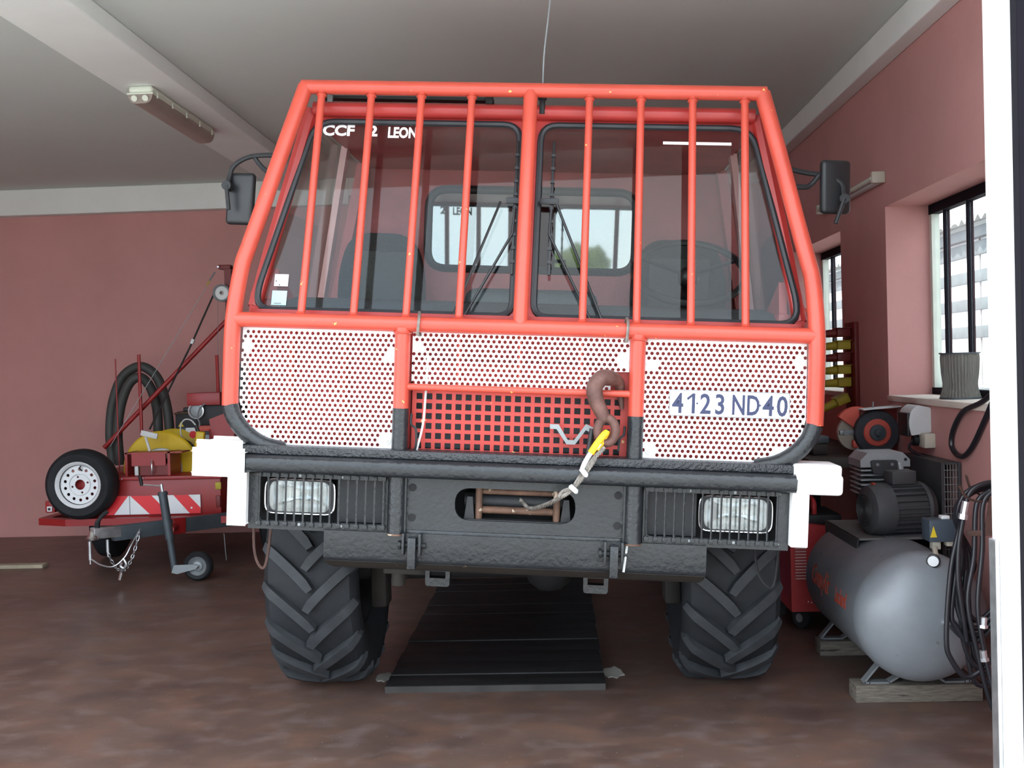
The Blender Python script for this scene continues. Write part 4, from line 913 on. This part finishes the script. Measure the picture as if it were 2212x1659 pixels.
def wall_lamp():
    t = thing('batten_lamp', 'slim fluorescent batten lamp high on the pink window wall', 'lamp', (1.9, 6.6, 2.51)); m = T(-1.9, -6.6, -2.51)
    MB().box(1.855, 1.899, 6.02, 7.25, 2.48, 2.53, .004).build('lamp_tray', 'plastic_light', t, 40, m)
    MB().tube([(1.835, 6.03, 2.505), (1.835, 7.24, 2.505)], .014, 10).build('tube', 'lamp_white', t, 40, m)
    for y in (6.0, 7.24): MB().box(1.825, 1.899, y, y + .035, 2.475, 2.54, .006).build('end_cap', 'beige_plastic', t, 40, m)
wall_lamp()
def aerial():
    mb = MB().tube(catmull([(.045, .29, 2.585), (.046, .285, 2.75), (.058, .28, 2.90), (.066, .27, 3.02), (.060, .26, 3.11)], 6), .0032, 6)
    mb.build('aerial_whip', 'grey_metal', TRUCK, 40, LEAN)
aerial()

# ------------------------------------------------------------------ air compressor
def compressor():
    O = Vector((1.53, 4.95, .075)); t = thing('air_compressor', 'grey horizontal air compressor with motor and pump on its tank', 'air compressor', O); m = T(*(-O))
    def cp(mb, name, mt, parent=None, smooth=40, label=None):
        o = mb.build(name, mt, parent or t, smooth, None if parent else m)
        if label: o['label'] = label
        return o
    c = Vector((1.530, 0, .380)); r = .276
    prof = [(.001, 4.34)] + [(r * math.sin(a), 4.49 - .15 * math.cos(a)) for a in [R(12 * k) for k in range(1, 8)]] + [(r, 4.49), (r + .002, 4.505), (r + .002, 4.515), (r, 4.525), (r, 5.36)] + [(r * math.cos(a), 5.36 + .15 * math.sin(a)) for a in [R(15 * k) for k in range(1, 6)]] + [(.001, 5.51)]
    tk = cp(MB().lathe(prof, (c.x, 0, c.z), (0, 1, 0), 48), 'tank', 'tank_grey', None, 50)
    # raised red lettering wrapped round the tank's left flank
    def wrap(txt, size, y0, ang, sq):
        mb = text_mb(txt, size, .0006, .001, sq); vs = []
        for x, y, z in mb.v:
            a = R(ang) - y / (r); rr = r + .0012 + z
            vs.append((c.x - rr * math.cos(a), y0 - x, c.z - rr * math.sin(a)))
        return MB().add(vs, mb.f)
    cp(wrap('CompAir', .135, 5.24, 0, .62), 'lettering', 'decal_red', tk, 0, 'red lettering CompAir')
    cp(wrap('Luchard', .100, 4.82, 0, .56), 'lettering', 'decal_red', tk, 0, 'small red lettering Luchard')
    for y in (4.57, 5.30):
        for s in (-1, 1):
            q = [(c.x + s * .155, y, .165), (c.x + s * .225, y, .082), (c.x + s * .205, y, .079), (c.x + s * .12, y, .079), (c.x + s * .055, y, .118)]
            mb = MB()
            for a, b in zip(q, q[1:]):
                a, b = Vector(a), Vector(b); d = b - a
                mb.box(0, d.length + .004, -.022, .022, -.004, .004, m=T(*a) @ Matrix.Rotation(math.atan2(-d.z, d.x), 4, 'Y'))
            cp(mb, 'tank_foot', 'grey_metal', None, 0)
    # mounting shelf
    cp(MB().box(1.375, 1.79, 4.86, 5.42, .645, .655), 'shelf', 'tank_dusty', None, 0)
    cp(MB().prism([(4.84, .655), (5.42, .655), (5.42, .56), (5.2, .60), (4.90, .56)], 1.372, 1.380, yz), 'shelf_web', 'motor_grey', None, 0)
    # motor: fan cowl, ribbed shell, end bell, terminal box, feet
    mm = T(1.600, 4.98, .772) @ RZ(10)
    mo = cp(MB().lathe([(.092, -.13), (.106, -.06), (.106, .10), (.06, .13)], (0, 0, 0), (1, 0, 0), 28, m=mm), 'motor_shell', 'motor_grey')
    for k in range(22):
        a = 2 * PI * k / 22
        cp(MB().box(-.06, .10, -.003, .003, .100, .122, m=mm @ Matrix.Rotation(a, 4, 'X')), 'cooling_fin', 'motor_grey', mo, 0)
    cp(MB().lathe([(.085, -.165), (.112, -.150), (.124, -.11), (.124, -.058), (.11, -.058)], (0, 0, 0), (1, 0, 0), 28, m=mm), 'fan_cowl', 'motor_grey', mo)
    for q in range(5): cp(MB().lathe([(.015 + .014 * q, -.166), (.018 + .014 * q, -.170), (.021 + .014 * q, -.166)], (0, 0, 0), (1, 0, 0), 20, m=mm, closed=True), 'cowl_ring', 'black_matt', mo)
    cp(MB().lathe([(.12, .10), (.125, .115), (.10, .15), (.04, .165)], (0, 0, 0), (1, 0, 0), 24, m=mm), 'end_bell', 'motor_grey', mo)
    cp(MB().box(-.045, .075, -.045, .045, .118, .180, .006, m=mm), 'terminal_box', 'motor_grey', mo)
    cp(MB().box(-.09, .10, -.09, .09, -.135, -.112, .004, m=mm), 'motor_foot', 'motor_grey', mo)
    cp(MB().box(-.125, -.112, -.012, .012, .112, .126, m=mm), 'orange_mark', 'decal_red', mo, 0)
    # pump: crankcase, finned cylinder, cast head, valve cover, pipes
    px, py = 1.605, 5.27
    pm = cp(MB().box(px - .09, px + .09, py - .09, py + .09, .655, .80, .02), 'crankcase', 'motor_grey')
    cp(MB().cyl((px, py, .79), (px, py, .955), .080, 20), 'cylinder', 'motor_grey', pm)
    for k in range(6): cp(MB().box(px - .118, px + .118, py - .10, py + .10, .812 + k * .0235, .820 + k * .0235, .003), 'cylinder_fin', 'cast_grey', pm)
    cp(MB().prism([(px - .120, .950), (px + .120, .950), (px + .120, .985), (px + .085, 1.020), (px - .085, 1.020), (px - .120, .985)], py - .105, py + .105), 'cylinder_head', 'cast_grey', pm, 30)
    vc = cp(MB().prism(round_poly([(px - .065, .918), (px + .045, .918), (px + .055, .985), (px - .075, .985)], .015, 3), py - .128, py - .104), 'valve_cover', 'motor_grey', pm)
    for dx in (-.045, .025): cp(MB().cyl((px + dx, py - .133, .965), (px + dx, py - .127, .965), .008, 8), 'cover_bolt', 'grey_metal', pm)
    cp(MB().cyl((px + .098, py - .107, .985), (px + .098, py - .101, .985), .008, 8), 'head_bolt', 'black_matt', pm)
    cp(MB().tube(catmull([(px + .065, py - .115, .97), (px + .068, py - .135, .92), (px + .068, py - .135, .86), (px + .085, py - .13, .80), (px + .10, py - .12, .77)], 5), .014, 8), 'delivery_pipe', 'cast_grey', pm)
    cp(MB().tube([(px + .115 + .018 * math.cos(k * .7), py - .13 + .002 * k, .80 + .018 * math.sin(k * .7)) for k in range(24)], .005, 6), 'spring_coil', 'plastic_light', pm)
    # belt guard with wire grid
    bg = cp(MB().box(1.800, 1.806, 4.97, 5.52, .54, .985).box(1.806, 1.890, 5.51, 5.52, .54, .985).box(1.806, 1.890, 4.97, 5.52, .975, .985).box(1.806, 1.890, 4.97, 5.52, .54, .55).box(1.800, 1.812, 4.962, 4.972, .54, .985).box(1.878, 1.890, 4.962, 4.972, .54, .985), 'belt_guard', 'motor_grey', None, 0)
    for k in range(5): cp(MB().cyl((1.817 + k * .0135, 4.968, .55), (1.817 + k * .0135, 4.968, .975), .0018, 5), 'guard_wire', 'grey_metal', bg)
    for k in range(12): cp(MB().cyl((1.81, 4.966, .575 + k * .034), (1.885, 4.966, .575 + k * .034), .0018, 5), 'guard_wire', 'grey_metal', bg)
    # pressure switch, gauge, cock
    sw = cp(MB().box(1.585, 1.705, 4.52, 4.62, .690, .785, .006), 'pressure_switch', 'switch_blue')
    cp(MB().box(1.645, 1.680, 4.54, 4.58, .785, .800, .003), 'switch_button', 'sign_white', sw)
    cp(MB().prism([(1.588, .712), (1.616, .712), (1.602, .760)], 4.517, 4.521), 'warning_label', 'label_yellow', sw, 0)
    cp(MB().box(1.605, 1.640, 4.54, 4.58, .655, .692, .003), 'valve_block', 'beige_plastic', sw)
    cp(MB().box(1.665, 1.695, 4.54, 4.58, .668, .692, .004), 'cable_entry', 'beige_plastic', sw)
    cp(MB().cyl((1.615, 4.55, .668), (1.585, 4.44, .630), .011, 8), 'elbow_pipe', 'beige_plastic', sw)
    ga = cp(MB().lathe([(.027, .02), (.028, -.005), (.020, -.008)], (1.560, 4.41, .632), (.45, 1, 0), 20), 'pressure_gauge', 'plastic_black')
    cp(MB().lathe([(.022, -.0085), (.010, -.010)], (1.560, 4.41, .632), (.45, 1, 0), 20), 'gauge_face', 'sign_white', ga)
    cp(MB().tube(catmull([(1.68, 4.57, .675), (1.71, 4.60, .645), (1.76, 4.64, .60), (1.80, 4.70, .55)], 5), .008, 6), 'power_cable', 'hose_black')
    cp(MB().cyl((1.575, 4.36, .39), (1.580, 4.30, .388), .013, 10).cyl((1.580, 4.31, .388), (1.562, 4.305, .402), .008, 8), 'outlet_cock', 'zinc', None)
compressor()
tag(MB().box(1.262, 1.800, 4.525, 4.64, 0, .0745, .004).build('wooden_block', 'wood_grey'), 'weathered wooden block under the front feet of the air compressor', 'wooden block', 'blocks under the compressor')
tag(MB().box(1.290, 1.795, 5.245, 5.36, 0, .0745, .004).build('wooden_block', 'wood_grey'), 'weathered wooden block under the rear feet of the air compressor', 'wooden block', 'blocks under the compressor')

# ------------------------------------------------------------------ coiled air hose on a rusty bracket arm off the wall
def hose_bracket():
    t = thing('hose_bracket', 'rusty steel bracket on the wall holding the coiled air hose', 'bracket', (1.9, 4.22, .85)); m = T(-1.9, -4.22, -.85)
    MB().box(1.887, 1.899, 4.14, 4.30, .72, 1.0, .002).build('back_plate', 'rust_brown', t, 40, m)
    MB().box(1.60, 1.888, 4.150, 4.156, .778, .800, .001).build('lower_strap', 'rust_brown', t, 40, m)
    MB().prism([(1.668, .795), (1.712, .795), (1.716, .93), (1.690, .93)], 4.148, 4.154).build('upright_strap', 'rust_brown', t, 0, m)
    MB().box(1.70, 1.888, 4.20, 4.235, .905, .912, .001).build('carrying_arm', 'rust_brown', t, 40, m)
    MB().tube(catmull([(1.888, 4.16, .925), (1.70, 4.16, .915), (1.64, 4.16, .915), (1.60, 4.16, .935), (1.578, 4.16, .975)], 5), .011, 6, flat=.45).build('cradle_prong', 'rust_brown', t, 40, m)
    MB().tube(catmull([(1.70, 4.27, .925), (1.665, 4.27, .95), (1.640, 4.25, 1.005)], 5), .009, 6, flat=.45).build('cradle_prong', 'rust_brown', t, 40, m)
hose_bracket()
def air_hose():
    t = thing('air_hose', 'coiled black rubber air hose hanging from the rusty bracket', 'hose', (1.70, 4.22, .5)); m = T(-1.70, -4.22, -.5)
    # each turn: left leg, bottom, right leg in the plane of the coil
    spec = [(1.520, .330, .215, 1.735, .985, 4.170), (1.545, .420, .345, 1.745, .978, 4.180), (1.568, .50, .372, 1.755, .970, 4.192), (1.578, .52, .400, 1.765, .962, 4.204),
            (1.592, .56, .428, 1.775, .955, 4.216), (1.600, .40, .235, 1.790, .968, 4.228), (1.618, .45, .16, 1.80, .96, 4.240), (1.64, .5, .20, 1.81, .955, 4.252)]
    for xl, zm, zb, xr, zt, y in spec:
        xt = 1.700
        P = [(xt, y, zt), (xt - .075, y, zt - .035), (xt - .105, y, zt - .13), (xl + .025, y, .66), (xl, y, zm + .05), (xl + .018, y, zb + .07), ((xl + xr) / 2 - .02, y, zb), (xr - .01, y, zb + .11), (xr + .02, y, zb + .28), (xr, y, .72), (xr + .0, y, zt - .10), (xt + .055, y, zt - .025)]
        MB().tube(catmull(P, 6, True), .0105, 8, closed=True).build('hose_turn', 'hose_black', t, 50, m)
    MB().tube(catmull([(1.70, 4.165, .955), (1.645, 4.163, .90), (1.63, 4.16, .70), (1.60, 4.155, .52), (1.63, 4.15, .33), (1.67, 4.15, .15), (1.72, 4.15, .012)], 6), .0105, 8).build('hose_tail', 'hose_black', t, 50, m)
    MB().tube(catmull([(1.715, 4.158, .960), (1.668, 4.158, .90), (1.66, 4.155, .72), (1.635, 4.145, .50), (1.66, 4.14, .30), (1.70, 4.13, .12), (1.76, 4.10, .012)], 6), .0105, 8).build('hose_tail', 'hose_black', t, 50, m)
    MB().tube(catmull([(1.585, 4.30, .385), (1.60, 4.24, .36), (1.63, 4.20, .345), (1.66, 4.19, .35)], 6), .0085, 8).build('feed_hose', 'hose_black', t, 50, m)
    for p, q in (((1.600, 4.155, .915), (1.590, 4.155, .865)), ((1.655, 4.14, .46), (1.652, 4.14, .43)), ((1.648, 4.138, .33), (1.652, 4.138, .30))):
        MB().cyl(p, q, .014, 8).cyl(q, Vector(q) + (Vector(q) - Vector(p)) * .4, .018, 6).build('hose_fitting', 'zinc', t, 40, m)
    MB().tube(catmull([(1.588, 4.155, .845), (1.570, 4.155, .74), (1.565, 4.155, .60), (1.585, 4.16, .45), (1.60, 4.17, .36)], 6), .0105, 8).build('hose_end', 'hose_black', t, 50, m)
air_hose()

# ------------------------------------------------------------------ charger, bench, grinder, wall bits
def charger():
    O = Vector((1.43, 5.95, 0)); t = thing('battery_charger', 'red wheeled charger cabinet with louvres behind the compressor', 'charger', O); m = T(*(-O))
    MB().prism([(1.262, .105), (1.60, .105), (1.60, .47), (1.52, .56), (1.262, .60)], 5.74, 6.2).build('cabinet', 'charger_red', t, 0, m)
    for k in range(14): MB().box(1.285, 1.345, 5.730, 5.741, .285 + k * .0165, .292 + k * .0165, .001).build('louvre', 'pink_bar', t, 0, m)
    MB().box(1.28, 1.56, 5.80, 6.15, .57, .625, .01).build('top_tray', 'black_matt', t, 40, m)
    MB().tube(catmull([(1.42, 5.85, .60), (1.42, 5.85, .69), (1.44, 6.05, .69), (1.44, 6.05, .60)], 5), .014, 8).build('handle', 'charger_red', t, 40, m)
    for x in (1.33, 1.55):
        w = MB().lathe([(.02, -.02), (.055, -.022), (.062, 0), (.055, .022), (.02, .02)], (x, 5.79, .0625), (1, .6, 0), 20, closed=True).build('wheel', 'rubber', t, 40, m)
        MB().cyl((x - .024, 5.776, .0625), (x + .024, 5.804, .0625), .024, 10).build('wheel_hub', 'grey_metal', w, 40)
    for x in (1.28, 1.56): MB().box(x, x + .03, 6.12, 6.16, 0, .106).build('foot', 'black_matt', t, 0, m)
    for x, z in ((1.352, .16), (1.40, .19), (1.37, .155)): MB().sphere((x, 5.739, z), .004, 6).build('screw', 'zinc', t, 40, m)
charger()
tag(MB().lathe([(.10, 0), (.105, .02), (.105, .50), (.10, .52), (.03, .55), (.03, .58)], (1.22, 6.55, 0), (0, 0, 1), 20).build('blue_canister', 'blue_tin'), 'blue metal canister standing behind the red charger', 'canister')
def bench():
    t = thing('workbench', 'dark greasy workbench along the window wall', 'workbench', (1.64, 6.6, 0)); m = T(-1.64, -6.6, 0)
    MB().box(1.385, 1.885, 5.78, 7.5, .885, .935, .005).build('bench_top', 'bench_wood', t, 40, m)
    for x in (1.42, 1.80):
        for y in (6.30, 7.42): MB().box(x, x + .05, y, y + .05, 0, .886).build('leg', 'black_matt', t, 0, m)
    MB().box(1.42, 1.86, 6.32, 7.44, .30, .33).build('shelf', 'bench_wood', t, 0, m)
    MB().box(1.40, 1.43, 5.85, 7.44, .78, .886).build('apron', 'bench_wood', t, 0, m)
bench()
def grinder():
    O = Vector((1.775, 5.92, .935)); t = thing('bench_grinder', 'bench grinder with orange guard and dark grinding wheel on the workbench', 'bench grinder', O); m = T(*(-O))
    c = Vector((1.775, 5.86, 1.070))
    wh = MB().lathe([(.055, -.022), (.118, -.022), (.124, -.014), (.124, .014), (.118, .022), (.055, .022)], c, (0, 1, 0), 36, closed=True).build('grinding_wheel', 'stone_dark', t, 40, m)
    MB().lathe([(.076, -.0225), (.070, -.028), (.045, -.029), (.045, .02), (.076, .02)], c, (0, 1, 0), 28, closed=True).build('flange_ring', 'orange_paint', wh, 40)
    MB().lathe([(.046, -.029), (.044, -.038), (.020, -.040), (.018, -.050), (.001, -.052)], c, (0, 1, 0), 20).build('flange_nut', 'slate_metal', wh, 40)
    MB().box(c.x - .075, c.x + .135, c.y + .03, c.y + .06, .955, 1.195, .004).build('guard_back', 'dark_red', t, 40, m)
    MB().box(-.115, .105, -.05, .06, -.003, .003, m=T(c.x + .032, c.y, 1.207) @ RY(-4)).build('guard_top', 'plastic_light', t, 0, m)
    MB().cyl((c.x, c.y + .03, c.z), (c.x, c.y + .30, c.z), .07, 20).build('motor_body', 'dark_red', t, 40, m)
    MB().box(c.x - .06, c.x + .09, c.y + .02, c.y + .26, .936, .985, .01).build('base', 'dark_red', t, 40, m)
    fan = [(0, 0)] + [(.135 * math.cos(a), .135 * math.sin(a)) for a in [R(62 + 9 * k) for k in range(10)]]
    MB().prism([(c.x - .07 + a, c.z + .005 + b) for a, b in fan], c.y + .10, c.y + .14).build('rear_guard', 'orange_paint', t, 0, m)
    MB().lathe([(.02, -.015), (.10, -.018), (.10, .018), (.02, .015)], (c.x - .07, c.y + .17, c.z - .01), (0, 1, 0), 28, closed=True).build('rear_wheel', 'beige_plastic', t, 40, m)
    MB().box(c.x - .20, c.x - .09, c.y + .0, c.y + .03, c.z - .012, c.z + .016, .005).cyl((c.x - .165, c.y - .01, c.z + .002), (c.x - .165, c.y + .03, c.z + .002), .017, 10).build('tool_rest', 'grey_metal', t, 40, m)
    MB().cyl((c.x - .01, c.y + .02, 1.20), (c.x - .008, c.y + .02, 1.24), .004, 6).build('wing_stud', 'grey_metal', t, 40, m)
    MB().box(c.x - .125, c.x - .075, c.y + .01, c.y + .05, .985, 1.03, .01).build('switch_block', 'orange_paint', t, 40, m)
    MB().cyl((c.x - .095, c.y + .03, .936), (c.x - .095, c.y + .03, .99), .012, 8).build('stand_post', 'grey_metal', t, 40, m)
grinder()
def vice():
    O = Vector((1.50, 6.06, .935)); t = thing('bench_vice', 'small blue-grey bench vice left of the grinder', 'vice', O); m = T(*(-O))
    MB().box(1.46, 1.55, 6.01, 6.11, .935, 1.00, .015).build('vice_base', 'bench_wood', t, 40, m)
    MB().box(1.44, 1.56, 6.02, 6.10, 1.00, 1.045, .012).build('fixed_jaw', 'slate_metal', t, 40, m)
    MB().box(1.39, 1.425, 6.02, 6.10, .985, 1.025, .012).build('moving_jaw', 'slate_metal', t, 40, m)
    MB().cyl((1.41, 6.06, 1.01), (1.565, 6.06, 1.03), .012, 8).build('screw', 'grey_metal', t, 40, m)
vice()
def tool_board():
    t = thing('tool_board', 'narrow dark red board on the wall past the near window, holding connectors', 'board', (1.9, 6.68, 1.15)); m = T(-1.9, -6.68, -1.15)
    MB().box(1.872, 1.899, 6.58, 6.80, 1.14, 1.71, .003).build('back_board', 'dark_red', t, 40, m)
    for z in (1.645, 1.565, 1.49, 1.41, 1.330): MB().box(1.855, 1.873, 6.62, 6.76, z - .046, z - .041, .002).build('ledge', 'dark_red', t, 40, m)
tool_board()
def plug(z, mt, label, tilt=0, ln=.13):
    O = Vector((1.868 - (.014 if tilt else 0), 6.69, z)); t = thing('cable_connector', label, 'connector', O, 0, 'connectors on the dark red board')
    mm = RY(tilt)
    MB().box(-.085, -.001, -.05, .05, -.025, .028, .008, m=mm).build('housing', mt, t)
    MB().cyl((-.08, 0, 0), (-.085 - ln * .6, 0, -.004), .028, 12, .022, m=mm).build('neck', mt, t)
    MB().cyl((-.085 - ln * .6, 0, -.004), (-.10 - ln * .75, 0, -.005), .018, 10, m=mm).build('cable_gland', 'plastic_black', t)
    MB().box(-.09, -.001, -.055, .055, .028, .033, m=mm).build('lid', mt, t, 0)
plug(1.645, 'dark_red', 'dark red cable connector, topmost on the red board')
plug(1.565, 'dirty_yellow', 'yellow cable connector, highest yellow one on the red board')
plug(1.49, 'dark_red', 'dark red cable connector between two yellow ones on the board')
plug(1.41, 'dirty_yellow', 'yellow cable connector, second yellow one down on the red board')
plug(1.330, 'dirty_yellow', 'yellow cable connector just above the drooping lowest one')
plug(1.235, 'dirty_yellow', 'large yellow connector drooping at the foot of the red board', -22, .17)
def socket_box():
    O = Vector((1.9, 5.45, 1.12)); t = thing('wall_socket', 'pale grey industrial socket outlet on the wall under the window', 'socket', O); m = T(*(-O))
    MB().prism(round_poly([(1.80, 1.085), (1.899, 1.10), (1.899, 1.225), (1.835, 1.240), (1.800, 1.215), (1.786, 1.15)], [.01, .004, .01, .01, .02, .03]), 5.36, 5.52).build('cover', 'plastic_light', t, 40, m)
    MB().box(1.782, 1.800, 5.365, 5.515, 1.08, 1.20, .006).build('dark_rim', 'plastic_black', t, 40, m)  # black strip along the left face of the cover
    MB().cyl((1.82, 5.40, 1.06), (1.88, 5.40, 1.06), .030, 12).build('plug', 'plastic_black', t, 40, m)
    MB().box(1.845, 1.899, 5.30, 5.39, 1.025, 1.098, .004).build('junction_box', 'beige_plastic', t, 40, m)
    MB().tube(catmull([(1.82, 5.40, 1.06), (1.80, 5.40, 1.02), (1.83, 5.33, .99), (1.885, 5.22, .955), (1.890, 5.14, .93)], 5), .008, 6).build('lead', 'hose_black', t, 40, m)
socket_box()
def cable_loop():
    P = [(1.884, 4.50, 1.345), (1.884, 4.585, 1.315), (1.884, 4.70, 1.275), (1.882, 4.90, 1.225), (1.884, 5.03, 1.13), (1.884, 5.05, 1.05), (1.884, 4.94, 1.015), (1.884, 4.82, 1.06), (1.884, 4.66, 1.20), (1.884, 4.52, 1.34), (1.884, 4.40, 1.45)]
    tag(MB().tube(catmull(P, 6), .0125, 8).build('cable_loop', 'hose_black'), 'black cable looping down from the near window sill', 'cable')
cable_loop()
def paper_roll():
    vs = []; fs = []; n = 72; prof = [(.094, 0), (.092, .01), (.080, .05), (.078, .075), (.085, .13), (.089, .20), (.090, .226)]
    for r_, h in prof:
        for k in range(n):
            rr = r_ + (.004 if k % 2 else -.002) * (1 if .005 < h < .22 else 0); a = 2 * PI * k / n; vs.append((rr * math.cos(a), rr * math.sin(a), h))
    for i in range(len(prof) - 1):
        for k in range(n): fs.append((i * n + k, i * n + (k + 1) % n, (i + 1) * n + (k + 1) % n, (i + 1) * n + k))
    t = thing('filter_cartridge', 'grey pleated filter cartridge standing on the near window sill', 'filter', (2.025, 5.30, 1.270))
    MB().add(vs, fs).build('pleats', 'paper_dark', t, 20)
    MB().lathe([(.097, .224), (.097, .231), (.05, .231), (.05, .224)], (0, 0, 0), (0, 0, 1), 40, closed=True).build('top_ring', 'slate_metal', t)
    MB().lathe([(.098, .0), (.098, .008), (.03, .008), (.03, 0)], (0, 0, 0), (0, 0, 1), 40, closed=True).build('bottom_ring', 'slate_metal', t)
paper_roll()
